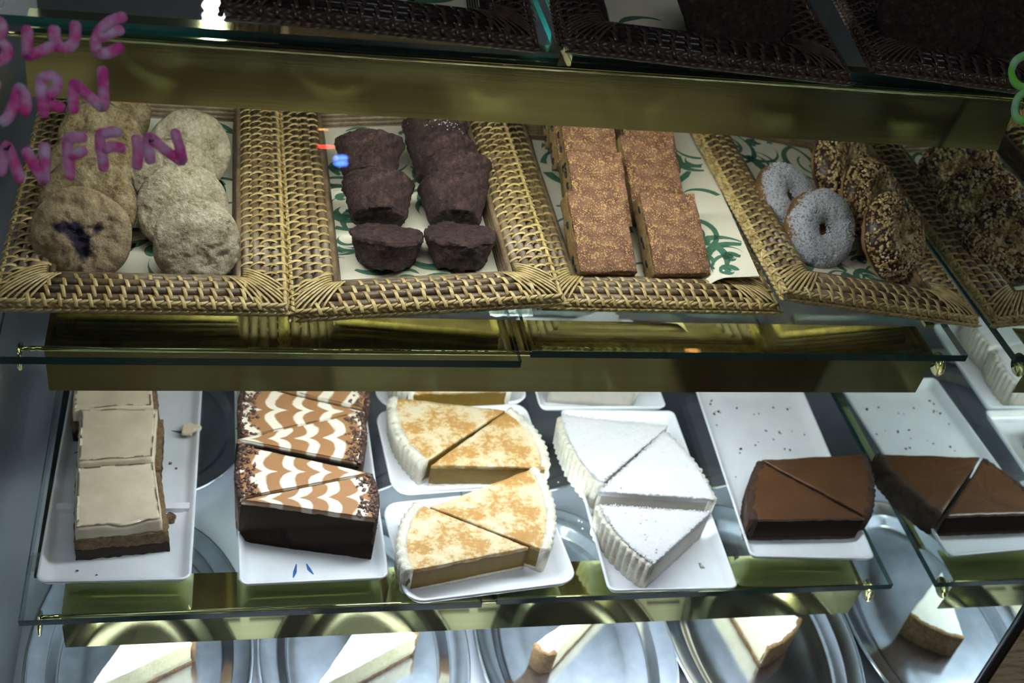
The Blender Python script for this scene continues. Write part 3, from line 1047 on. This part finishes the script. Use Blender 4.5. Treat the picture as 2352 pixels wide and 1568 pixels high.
for i, (px, py, dz, ang, yaw, label, l) in enumerate([
        (1381, 650, .000, 28, 4, 'gingerbread bar with a chipped corner lying at the front rim', .088),
        (1372, 545, .012, 30, 3, 'gingerbread bar right behind the chipped one', .084),
        (1352, 455, .017, 32, 3, 'gingerbread bar second behind the chipped one', .084),
        (1328, 395, .024, 34, 2, 'gingerbread bar third behind the chipped one', .084),
        (1310, 345, .024, 34, 2, 'gingerbread bar at the rear of the chipped one\'s row', .084),
        (1549, 655, .000, 26, 3, 'smooth dark gingerbread bar at the front rim beside the lifted paper', .090),
        (1497, 510, .009, 30, 5, 'gingerbread bar right behind the smooth dark one', .088),
        (1485, 418, .016, 32, 5, 'gingerbread bar second behind the smooth dark one', .088)]):
    p = at(px, py, zb_ + dz)
    bar(label, p, rad(ang), rad(yaw), 20 + i, .058 if i < 5 else .059, l)

# ------------------------------------------------------------------ doughnuts
def ringmesh(R, r, n=48, m=20, sq=.85, seed=0, amp=.0012):
    mb = MB()
    vs, fs = [], []
    for i in range(n):
        a = 2 * pi * i / n
        for j in range(m):
            q = 2 * pi * j / m
            x = R + r * cos(q)
            vs.append((x * cos(a), x * sin(a), r * sq * sin(q)))
    for i in range(n):
        for j in range(m):
            fs.append((i * m + j, ((i + 1) % n) * m + j, ((i + 1) % n) * m + (j + 1) % m, i * m + (j + 1) % m))
    mb.add(vs, fs)
    mb.displace(amp, 60, seed)
    return mb
def doughnut(label, c, rotm, kind, seed, s=1.0):
    t = thing('doughnut', label, 'doughnut', c, rotm, 'doughnuts in the end basket')
    R, r = .0245 * s, .0185 * s
    mb = ringmesh(R, r, 120, 44, .86, seed, .0020)
    if kind == 'sugar':
        mb.a['cover'] = [max(-1, min(.75, (z / r) * 1.25 + .02 + .35 * noise.noise(Vector((x * 60, y * 60, seed))))) for x, y, z in mb.v]
        mb.displace(.0008, 330, seed + 2)
        rg_ = mb.build('ring', 'powder_sugar', t)
        def pl():
            a = random.uniform(0, 6.28); q = random.uniform(.2, 2.9)
            x = R + r * cos(q)
            return Vector((x * cos(a), x * sin(a), r * .86 * sin(q))), Vector((cos(q) * cos(a), cos(q) * sin(a), sin(q)))
        chunks(1600, pl, .0005, .0014).build('sugar_crumbs', 'coconut', rg_, kind='stuff')
    else:
        mb.build('ring', 'doughnut', t)
        gz = ringmesh(R, r + .0012, 56, 22, .86, seed)
        keep = [f for f in gz.f if sum(gz.v[i][2] for i in f) / 4 > -.004]
        us = sorted({i for f in keep for i in f}); ix = {o: i for i, o in enumerate(us)}
        g2 = MB(); g2.add([gz.v[i] for i in us], [tuple(ix[i] for i in f) for f in keep])
        gl_ = g2.build('chocolate_glaze', 'choc_glaze', t)
        def pl():
            a = random.uniform(0, 6.28); q = random.uniform(-.12, 2.9)
            x = R + (r + .0016) * cos(q)
            return Vector((x * cos(a), x * sin(a), (r + .0016) * .86 * sin(q))), Vector((cos(q) * cos(a), cos(q) * sin(a), sin(q)))
        chunks(1900, pl, .0013, .0030).build('chopped_nuts', 'nuts', gl_, kind='stuff')
def dn(px, py, z, ang, ax, kind, seed, label, s=1.0):
    doughnut(label, at(px, py, Z2 + z), lean(ax, rad(ang)), kind, seed, s)
dn(1882, 527, .046, 52, (.25, -1), 'sugar', 1, 'powdered sugar doughnut at the front rim, hole facing out', .98)
dn(1806, 456, .040, 38, (.6, -.8), 'sugar', 2, 'powdered sugar doughnut tucked behind the front powdered one', .95)
dn(2050, 545, .046, 52, (.75, -1), 'nut', 3, 'nut-coated chocolate doughnut at the front rim', 1.04)
dn(1998, 462, .048, 52, (.75, -1), 'nut', 4, 'nut-coated chocolate doughnut behind the one at the front rim', 1.04)
dn(1932, 390, .046, 50, (.75, -1), 'nut', 5, 'nut-coated chocolate doughnut, rearmost of the row of three', 1.04)

# ------------------------------------------------------------------ porcelain plates
def rrect(w, d, r, n=5):
    out = []
    for cx, cy, a0 in ((w / 2 - r, d / 2 - r, 0), (-w / 2 + r, d / 2 - r, pi / 2), (-w / 2 + r, -d / 2 + r, pi), (w / 2 - r, -d / 2 + r, 3 * pi / 2)):
        for i in range(n + 1):
            a = a0 + pi / 2 * i / n
            out.append((cx + r * cos(a), cy + r * sin(a)))
    return out
def plate(label, w, d, loc, rotz=0, r=.008, h=.015, rim=.010, bow=0.004, parts=None, ridge=None):
    t = thing('white_plate', label, 'plate', loc, rotz, 'white porcelain plates')
    def ring(i, z, b=1):
        rr = max(.002, r - i * .5)
        return [(x, y, z + bow * b * ((abs(x) / (w / 2)) ** 2 * (abs(y) / (d / 2)) ** 2)) for x, y in rrect(w - 2 * i, d - 2 * i, rr)]
    mb = MB()
    mb.loft([ring(.018, 0, 0), ring(.012, .0006, 0), ring(.004, h * .55, .5), ring(0, h - .0012), ring(.0012, h), ring(.003, h - .0003), ring(rim * .75, .0072, .4), ring(rim + .004, .0058, 0), ring(.03, .0056, 0)])
    ds_ = mb.build('dish', 'porcelain', t)
    if ridge is not None:
        m2 = MB(); m2.box(-w / 2 + .006, w / 2 - .006, ridge - .004, ridge + .004, .0056, .0125)
        m2.build('divider', 'porcelain', t, False)
    for pts in parts or []:
        m3 = MB()
        vs, fs = [], []
        k = len(pts)
        for i, q in enumerate(pts):
            a, b_ = Vector(pts[max(i - 1, 0)]), Vector(pts[min(i + 1, k - 1)])
            tt = (b_ - a).normalized(); nn = Vector((-tt.y, tt.x)) * (.0013 * (.4 + sin(pi * i / (k - 1))))
            vs += [(q[0] + nn.x, q[1] + nn.y, .0061), (q[0] - nn.x, q[1] - nn.y, .0061)]
        fs = [(2 * i, 2 * i + 1, 2 * i + 3, 2 * i + 2) for i in range(k - 1)]
        m3.add(vs, fs)
        m3.build('brush_mark', 'blue_paint', ds_)
    return t
PZ = .0058      # height of a plate's floor above the glass
plate('white plate with a divider carrying frosted bars', .141, .300, (.0860, .1745, Z3), rad(-1), parts=[[(.04, .065), (.05, .063), (.058, .060)], [(-.058, .030), (-.05, .034), (-.042, .042)]], ridge=-.050)
plate('long white plate carrying marbled chocolate cheesecake', .146, .300, (.2690, .1660, Z3), rad(1), parts=[[(-.02, -.135), (-.018, -.128), (-.016, -.118)], [(0, -.132), (-.004, -.125), (-.006, -.118)]])
plate('square white plate at the shelf front with pumpkin pie', .180, .132, (.4410, .0590, Z3), rad(6), .018, .016, .016, .006)
plate('square white plate with pumpkin pie, middle of its row', .180, .128, (.4440, .1990, Z3), rad(4), .018, .016, .016, .006)
plate('square white plate with pumpkin pie, rearmost of its row', .180, .128, (.4430, .3330, Z3), rad(1), .018, .016, .016, .006)
plate('long white plate carrying three coconut tart slices', .143, .270, (.6400, .1250, Z3), rad(-1), bow=.003)
plate('long white plate at the rear with coconut tart', .160, .170, (.6260, .3480, Z3), 0)
plate('long white plate littered with brown crumbs carrying chocolate pie', .146, .292, (.8180, .1715, Z3), rad(-3.6), bow=.003)

# ------------------------------------------------------------------ frosted bars
def frosted(label, quad, seed, wave=False):
    zt = .052
    P = [at2(x, y, zt) for x, y in quad]
    t = thing('frosted_bar', label, 'cake bar', (sum(p[0] for p in P) / 4, sum(p[1] for p in P) / 4, PZ), group='frosted bars on the divided plate')
    c = Vector((sum(p[0] for p in P) / 4, sum(p[1] for p in P) / 4, PZ))
    loc = [(p[0] - c.x, p[1] - c.y) for p in P]
    big = [(x * 1.04 + (.004 if x > 0 else 0), y * 1.03) for x, y in loc]
    H = zt - PZ
    m1 = slab(big, .0, H * .30, .004, 4, .001); m1.displace(.0014, 120, seed); m1.displace(.0008, 300, seed); m1.build('brownie_layer', 'brownie', t)
    m2 = slab(big, H * .30, H * .62, .004, 4, .001); m2.displace(.0018, 120, seed + 3); m2.displace(.0009, 300, seed); m2.build('blondie_layer', 'blondie', t)
    y0 = min(p[1] for p in loc)
    def zf(x, y, z):
        if z < H * .8:
            return -.004 * (.5 + .5 * sin(x * 120)) if wave and y < y0 + .006 else 0
        k = noise.noise(Vector((x * 30, y * 30, seed))) * .0012
        if wave:
            u = max(0, 1 - (y - y0) / .022)
            k -= u * u * (.010 * max(0, sin(x * 85 + .6)) + .002)
        return k
    m3 = slab(loc, H * .60, H, .0035, 4, .003, zf=zf, rings=(.95, .88, .8, .68, .5, .3, .12))
    m3.displace(.0006, 70, seed)
    m3.build('frosting', 'frosting', t)
frosted('beige frosted bar with wavy front icing on the divided plate', [(174, 1071), (354, 1058), (373, 1192), (171, 1212)], 1, True)
frosted('beige frosted bar between two others on the divided plate', [(183, 938), (362, 936), (354, 1049), (177, 1062)], 2)
frosted('beige frosted bar rearmost on the divided plate', [(172, 842), (345, 838), (352, 931), (166, 940)], 3)

# ------------------------------------------------------------------ marbled cheesecake
def zebra(label, apex, c1, c2, seed):
    zt = .068
    A, C1, C2 = [Vector(at2(x, y, zt)) for x, y in (apex, c1, c2)]
    if (C1 - A).cross(C2 - A) < 0:
        C1, C2 = C2, C1
    base = (A + C1 + C2) / 3
    t = thing('cheesecake_slice', label, 'cake slice', (base.x, base.y, PZ), group='marbled cheesecake slices')
    A, C1, C2 = A - base, C1 - base, C2 - base
    H = zt - PZ
    arc = arc_edge(C1, C2, .004, 8)
    out = [tuple(A)] + arc
    out = resample(out, .02)
    m1 = slab(out, 0, H - .006, .005, 6, .0006, taper=-.02); m1.displace(.0009, 70, seed); m1.displace(.0004, 300, seed)
    m1.build('chocolate_body', 'dark_cake', t)
    tp = slab(out, H - .0065, H, .003, 1, .0022, rings=[.97 - .05 * i for i in range(19)])
    mid = ((C1 + C2) / 2 - A)
    ax = mid.normalized(); ln = mid.length
    band = []
    for x, y, z in tp.v:
        q = Vector((x, y)) - A
        u = q.dot(ax); v = ax.cross(q)
        half = .0075 + .42 * abs(u) * ((C1 - C2).length / 2 / ln)
        dr_ = math.exp(-abs(v) / .007) * .8
        band.append(u / .0285 + abs(v) / .040 + dr_ * 1.1 + seed * .23 + .12 * noise.noise(Vector((u * 60, v * 60, seed))))
    tp.displace(.0003, 60, seed)
    tp.a['band'] = band
    mt_ = tp.build('marbled_topping', 'marbled_top', t)
    side = wallstrip(arc, .001, H + .001, .0035, inward=(0, 0), amp=.001); side.displace(.0008, 150, seed)
    side.build('chocolate_rind', 'choc_crust', t)
    arcr = resample(arc, .001, False)
    def pl():
        q = Vector(random.choice(arcr)); f = random.random() ** 1.6 * .14
        q = q.lerp(A, f)
        return Vector((q.x + random.gauss(0, .0008), q.y + random.gauss(0, .0008), H + random.uniform(-.0005, .002))), Vector((random.gauss(0, .4), random.gauss(0, .4), 1)).normalized()
    mb = chunks(110, pl, .0012, .0036)
    def pl2():
        q = Vector(random.choice(arcr)) * 1.02
        return Vector((q.x, q.y, H - random.random() ** 2 * .02)), Vector((q.x, q.y, .2)).normalized()
    chunks(40, pl2, .0012, .0030, mb)
    mb.build('chocolate_shavings', 'choc_chunk', mt_, kind='stuff')
zebra('marbled cheesecake slice with its tall dark cut side bare', (554, 1147), (850, 1089), (862, 1190), 1)
zebra('marbled cheesecake slice second from the bare dark cut side', (852, 1086), (556, 1022), (552, 1142), 2)
zebra('marbled cheesecake slice third from the bare dark cut side', (543, 1008), (830, 948), (828, 1063), 3)
zebra('marbled cheesecake slice fourth from the bare dark cut side', (838, 945), (562, 880), (556, 1003), 4)
zebra('marbled cheesecake slice rearmost on its plate', (556, 872), (838, 828), (840, 938), 5)

# ------------------------------------------------------------------ pies and tarts
def pie(name, label, cat, apex, c1, c2, zt, fill, top, crust, seed, bulge=.010, zb=PZ, group=None, topth=.004, flute=.0030, bottom=True, rim_up=.002, world=False, wall=None, amp=.0015, bits=None):
    if world:
        A, C1, C2 = Vector(apex), Vector(c1), Vector(c2)
    else:
        A, C1, C2 = [Vector(at2(x, y, zt)) for x, y in (apex, c1, c2)]
    if (C1 - A).cross(C2 - A) < 0:
        C1, C2 = C2, C1
    base = (A + C1 + C2) / 3
    t = thing(name, label, cat, (base.x, base.y, zb), group=group)
    A, C1, C2 = A - base, C1 - base, C2 - base
    H = zt - zb
    arc = arc_edge(C1, C2, bulge, 10)
    out = [tuple(A)] + arc
    if bottom:
        m0 = slab(out, 0, .005, .004, 2, .0008); m0.displace(.0008, 140, seed); m0.build('bottom_crust', crust, t)
        z0 = .0048
    else:
        z0 = 0
    m1 = slab(out, z0, H - topth + .0003, .005, 4, .0006); m1.displace(.0008, 70, seed); m1.build('filling', fill, t)
    m2 = slab(out, H - topth, H, .004, 1, .0014); m2.displace(.0008, 60, seed); m2.displace(.0003, 300, seed); tp_ = m2.build('topping', top, t)
    w = wallstrip(arc, 0, H + rim_up, wall or .006, flute, .0085, inward=A, amp=amp); w.displace(.0009, 130, seed); w.displace(.0004, 400, seed)
    w.build('crust_edge', crust, t)
    if bits:
        nm, m_, k, s0, s1 = bits
        per = resample(out, .0008)
        def pl():
            q = Vector(random.choice(per))
            if random.random() < .85:
                q = q * random.uniform(.96, 1.015)
            else:
                q = q * sqrt(random.random())
            return Vector((q.x, q.y, H + random.uniform(-.0008, .0006))), Vector((random.gauss(0, .5), random.gauss(0, .5), 1)).normalized()
        chunks(k, pl, s0, s1).build(nm, m_, tp_, kind='stuff')
    return t
GPk = 'pumpkin pie slices'
def pumpkin(label, a, c1, c2, seed, **kw):
    return pie('pumpkin_pie_slice', label, 'pie slice', a, c1, c2, .040, 'pumpkin_fill', 'cinnamon_top', 'pie_crust', seed, .012, group=GPk, topth=.005, **kw)
pumpkin('pumpkin pie slice with its dark cut side to the shelf edge', (1214, 1256), (962, 1156), (936, 1312), 1)
pumpkin('pumpkin pie slice tucked behind the one at the shelf edge', (988, 1164), (1226, 1074), (1254, 1264), 2)
pumpkin('pumpkin pie slice on the middle square plate, crust towards the cheesecake', (1160, 941), (902, 912), (974, 1062), 3)
pumpkin('pumpkin pie slice on the middle square plate, crust towards the coconut tart', (990, 1067), (1168, 941), (1254, 1072), 4)
pumpkin('pumpkin pie slice on the rearmost square plate, crust towards the cheesecake', (1130, 832), (905, 815), (950, 905), 5)
pumpkin('pumpkin pie slice on the rearmost square plate, crust towards the coconut tart', (935, 903), (1130, 826), (1165, 895), 6)
GCo = 'coconut tart slices'
def coco(label, a, c1, c2, seed, **kw):
    return pie('coconut_tart_slice', label, 'tart slice', a, c1, c2, .047, 'coconut_fill', 'coconut', 'pie_crust', seed, .008, group=GCo, topth=.007, bottom=False, rim_up=-.002, bits=('coconut_shreds', 'coconut', 520, .0007, .0019), **kw)
coco('white coconut tart slice rearmost of the three on its plate', (1534, 978), (1290, 952), (1380, 1110), 1)
coco('white coconut tart slice between two others on its plate', (1375, 1128), (1526, 990), (1640, 1146), 2)
coco('white coconut tart slice with fluted crust facing the shelf edge', (1632, 1176), (1376, 1158), (1502, 1294), 3)
def coco_w(label, a, c1, c2, seed):
    return pie('coconut_tart_slice', label, 'tart slice', a, c1, c2, .047, 'coconut_fill', 'coconut', 'pie_crust', seed, .006, group=GCo, topth=.007, bottom=False, rim_up=-.002, world=True)
coco_w('white coconut tart slice at the front of the rear plate', (.560, .285), (.664, .272), (.664, .345), 4)
coco_w('white coconut tart slice second on the rear plate', (.560, .372), (.664, .350), (.664, .420), 5)
GCh = 'chocolate pie slices'
def choc(label, a, c1, c2, seed, **kw):
    return pie('chocolate_pie_slice', label, 'pie slice', a, c1, c2, .040, 'ganache_side', 'ganache', 'choc_crust', seed, .007, group=GCh, topth=.003, flute=.0016, rim_up=.0006, **kw)
choc('glossy chocolate pie slice with its dark cut side to the shelf edge', (1986, 1190), (1748, 1060), (1730, 1194), 1)
choc('glossy chocolate pie slice nested behind the one at the shelf edge', (1750, 1056), (1985, 1042), (1994, 1186), 2)

# crumbs left on plates and shelf
def crumbs(label, pts, m, smin, smax, z=PZ + .0006, jit=.002):
    it = iter(pts)
    def pl():
        x, y = next(it)
        p = at(x, y, z)
        return Vector((p.x, p.y, z)), Vector((random.gauss(0, .3), random.gauss(0, .3), 1)).normalized()
    o = chunks(len(pts), pl, smin, smax)
    o.build('crumbs', m, None, True, label=label, cat='crumbs', kind='stuff')
rc = random.Random(5)
crumbs('brown crumbs scattered on the chocolate pie plate', [(1634, 920), (1632, 928), (1650, 945), (1655, 948), (1692, 937), (1732, 951), (1742, 1015), (1790, 992), (1819, 990), (1793, 995), (1870, 1015), (1640, 950), (1690, 1095), (1700, 1040), (1735, 1022)] + [(rc.uniform(1640, 1860), rc.uniform(920, 1040)) for _ in range(14)], 'choc_crust', .0008, .0026)
crumbs('white coconut crumbs on the glass beside the pumpkin pie', [(1287, 1036), (1290, 1042), (1295, 1038), (1282, 1107), (1286, 1064), (1294, 1070), (1330, 1195), (1338, 1213), (1336, 1198), (1300, 1090)], 'coconut', .0010, .0030, .0015)
crumbs('crumbs of frosted bar on the divided plate', [(392, 1064), (439, 1055), (405, 1075), (388, 1185), (178, 1310), (222, 1320)], 'blondie', .0010, .0032)
crumbs('crumbs on the long plate beside the fluted coconut tart', [(1608, 1294), (1656, 1325), (1612, 1300)], 'pie_crust', .0012, .0036)
mb = slab([(0, 0), (.010, -.001), (.013, .005), (.019, .006), (.020, .011), (.013, .013), (.008, .016), (.001, .012)], 0, .005, .002, 2, .001)
mb.displace(.0008, 200, 3)
p = at(418, 1015, PZ)
o = mb.build('icing_flake', 'frosting', None, label='pale broken flake of icing near the edge of the divided plate', cat='icing flake')
o.location = (p.x, p.y, .0155)
mb = slab([(0, 0), (.008, .001), (.010, .008), (.004, .012), (-.002, .007)], 0, .006, .002, 2, .001)
mb.displace(.0010, 200, 5)
p = at(380, 1205, PZ)
o = mb.build('brownie_crumb', 'blondie', None, label='reddish brown chunk fallen beside the wavy frosted bar', cat='crumb')
o.location = (p.x, p.y, PZ + .0004)

# ------------------------------------------------------------------ steel oval trays with cheesecake
def tray(label, cx, cy, a, b, n=72):
    t = thing('steel_tray', label, 'tray', (cx, cy, ZF), group='oval steel trays on the deck')
    mb = MB()
    def ring(d, z):
        return [((a - d) * cos(2 * pi * i / n), (b - d) * sin(2 * pi * i / n), z) for i in range(n)]
    mb.loft([ring(.034, .0002), ring(.030, .002), ring(.022, .012), ring(.004, .0152), ring(.0015, .0140), ring(0, .0150), ring(0, .0172), ring(.0015, .0184), ring(.004, .0176), ring(.0055, .0164), ring(.021, .0136), ring(.0235, .0126), ring(.031, .0036), ring(.036, .0014), ring(.06, .0012), ring(a - .005, .0012)])
    mb.build('platter', 'steel', t)
TX = [.1005, .3365, .5790, .8090]
for i, x in enumerate(TX):
    tray(['oval steel tray beside the grey end panel', 'oval steel tray second from the grey end panel', 'oval steel tray second from the mirrored end panel', 'oval steel tray against the mirrored end panel'][i], x, .062, .1175, .196)
for i, x in enumerate(TX):
    tray(['rear steel tray beside the grey end panel', 'rear steel tray second from the grey end panel', 'rear steel tray second from the mirrored end panel', 'rear steel tray against the mirrored end panel'][i], x, .42, .1175, .135)
def cheese(label, apex, c1, c2, seed, zt=-.131):
    return pie('plain_cheesecake_slice', label, 'cake slice', apex, c1, c2, zt, 'cheesecake_side', 'cheesecake_top', 'graham', seed, .006, zb=ZF + .0014, group='plain cheesecake slices on trays', topth=.002, flute=0, rim_up=.0004, wall=.004, amp=.001)
cheese('pale cheesecake slice with an icing smear on the tray by the grey end panel', (196, 1590), (446, 1470), (345, 1385), 1)
cheese('pale cheesecake slice with ragged edge on the second tray from the grey end panel', (722, 1585), (958, 1456), (862, 1378), 2)
cheese('narrow cheesecake slice, crumb crust to the glass, on the second tray from the mirror', (1420, 1340), (1228, 1478), (1278, 1496), 3)
cheese('cheesecake slice with broad crumb crust on the tray against the mirror', (1672, 1330), (1766, 1486), (1840, 1420), 4)

# ------------------------------------------------------------------ dark baskets on the uppermost shelf
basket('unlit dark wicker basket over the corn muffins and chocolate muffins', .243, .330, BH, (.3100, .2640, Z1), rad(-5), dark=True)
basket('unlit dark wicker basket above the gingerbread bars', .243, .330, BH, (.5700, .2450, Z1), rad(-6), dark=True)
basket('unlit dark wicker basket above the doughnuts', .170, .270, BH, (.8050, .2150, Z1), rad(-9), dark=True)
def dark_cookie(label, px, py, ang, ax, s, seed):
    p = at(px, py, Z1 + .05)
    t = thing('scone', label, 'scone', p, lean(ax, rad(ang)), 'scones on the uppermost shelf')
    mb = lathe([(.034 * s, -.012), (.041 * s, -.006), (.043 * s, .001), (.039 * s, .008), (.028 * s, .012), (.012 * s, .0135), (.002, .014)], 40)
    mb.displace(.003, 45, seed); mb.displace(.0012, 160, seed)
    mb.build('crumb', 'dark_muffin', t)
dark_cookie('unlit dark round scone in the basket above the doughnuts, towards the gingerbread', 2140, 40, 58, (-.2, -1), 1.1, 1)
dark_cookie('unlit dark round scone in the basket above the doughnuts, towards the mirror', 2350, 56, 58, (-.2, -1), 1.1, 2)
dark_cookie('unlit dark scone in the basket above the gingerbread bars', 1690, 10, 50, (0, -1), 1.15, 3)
liner('shaded paper sheet in the basket above the gingerbread bars', .152, .230, (.5700, .2450, Z1 + .0066), rad(-6), 21, None, 12)
liner('shaded paper sheet in the basket above the doughnuts', .080, .180, (.8050, .2150, Z1 + .0066), rad(-9), 22, None, 8)
liner('shaded paper sheet in the basket over the chocolate muffins', .152, .240, (.3100, .2640, Z1 + .0066), rad(-5), 23, None, 12)

# ------------------------------------------------------------------ lamps of the shop that the glass mirrors
emit('red_led', (1, .04, .03), 60)
emit('blue_led', (.08, .2, 1), 90)
emit('amber_led', (1, .45, .12), 40)
emit('white_led', (.95, .97, 1), 55)
def lamp(name, label, p, look, w, h, m, n=14):
    t = thing(name, label, 'lamp', p, (look - p).to_track_quat('-Y', 'Z').to_matrix().to_4x4())
    for k in (-1, 1):
        mb = MB()
        mb.loft([[(w * r * cos(2 * pi * i / n), y, k * h * .62 + h * .5 * r * sin(2 * pi * i / n)) for i in range(n)] for r, y in ((1, .004), (1, 0), (.8, -.003), (.3, -.005))])
        mb.build('lens', m, t)
    mb = MB(); mb.box(-w * 1.3, w * 1.3, .003, .012, -h * 1.5, h * 1.5); mb.build('case', 'gasket', t, False)
def mirrored(px, py, dist):
    p = on_glass(px, py, 0)
    e = .01
    n_ = Vector((0, -2 * e, gy(p.z + e) - gy(p.z - e))).normalized()
    d = ray(px, py)
    r = d - n_ * 2 * d.dot(n_)
    return p + r * dist, p
for px, py, w, h, m, lab in ((749, 320, .020, .012, 'red_led', 'small red signal lamp across the shop, mirrored in the front glass'),
                             (783, 369, .016, .010, 'blue_led', 'small blue signal lamp across the shop, mirrored in the front glass'),
                             (742, 293, .014, .005, 'amber_led', 'small amber lamp above the red one across the shop'),
                             (1592, 815, .018, .006, 'amber_led', 'low amber lamp across the shop, mirrored near the brass valance')):
    q, p = mirrored(px, py, 1.9)
    lamp('signal_lamp', lab, q, p, w, h, m)
p = at(490, 34, Z1)
d = ray(490, 34)
q = p + Vector((d.x, d.y, -d.z)) * .86
lamp('wall_lamp', 'small white lamp behind the case, mirrored in the uppermost glass shelf', q, p, .016, .020, 'white_led')
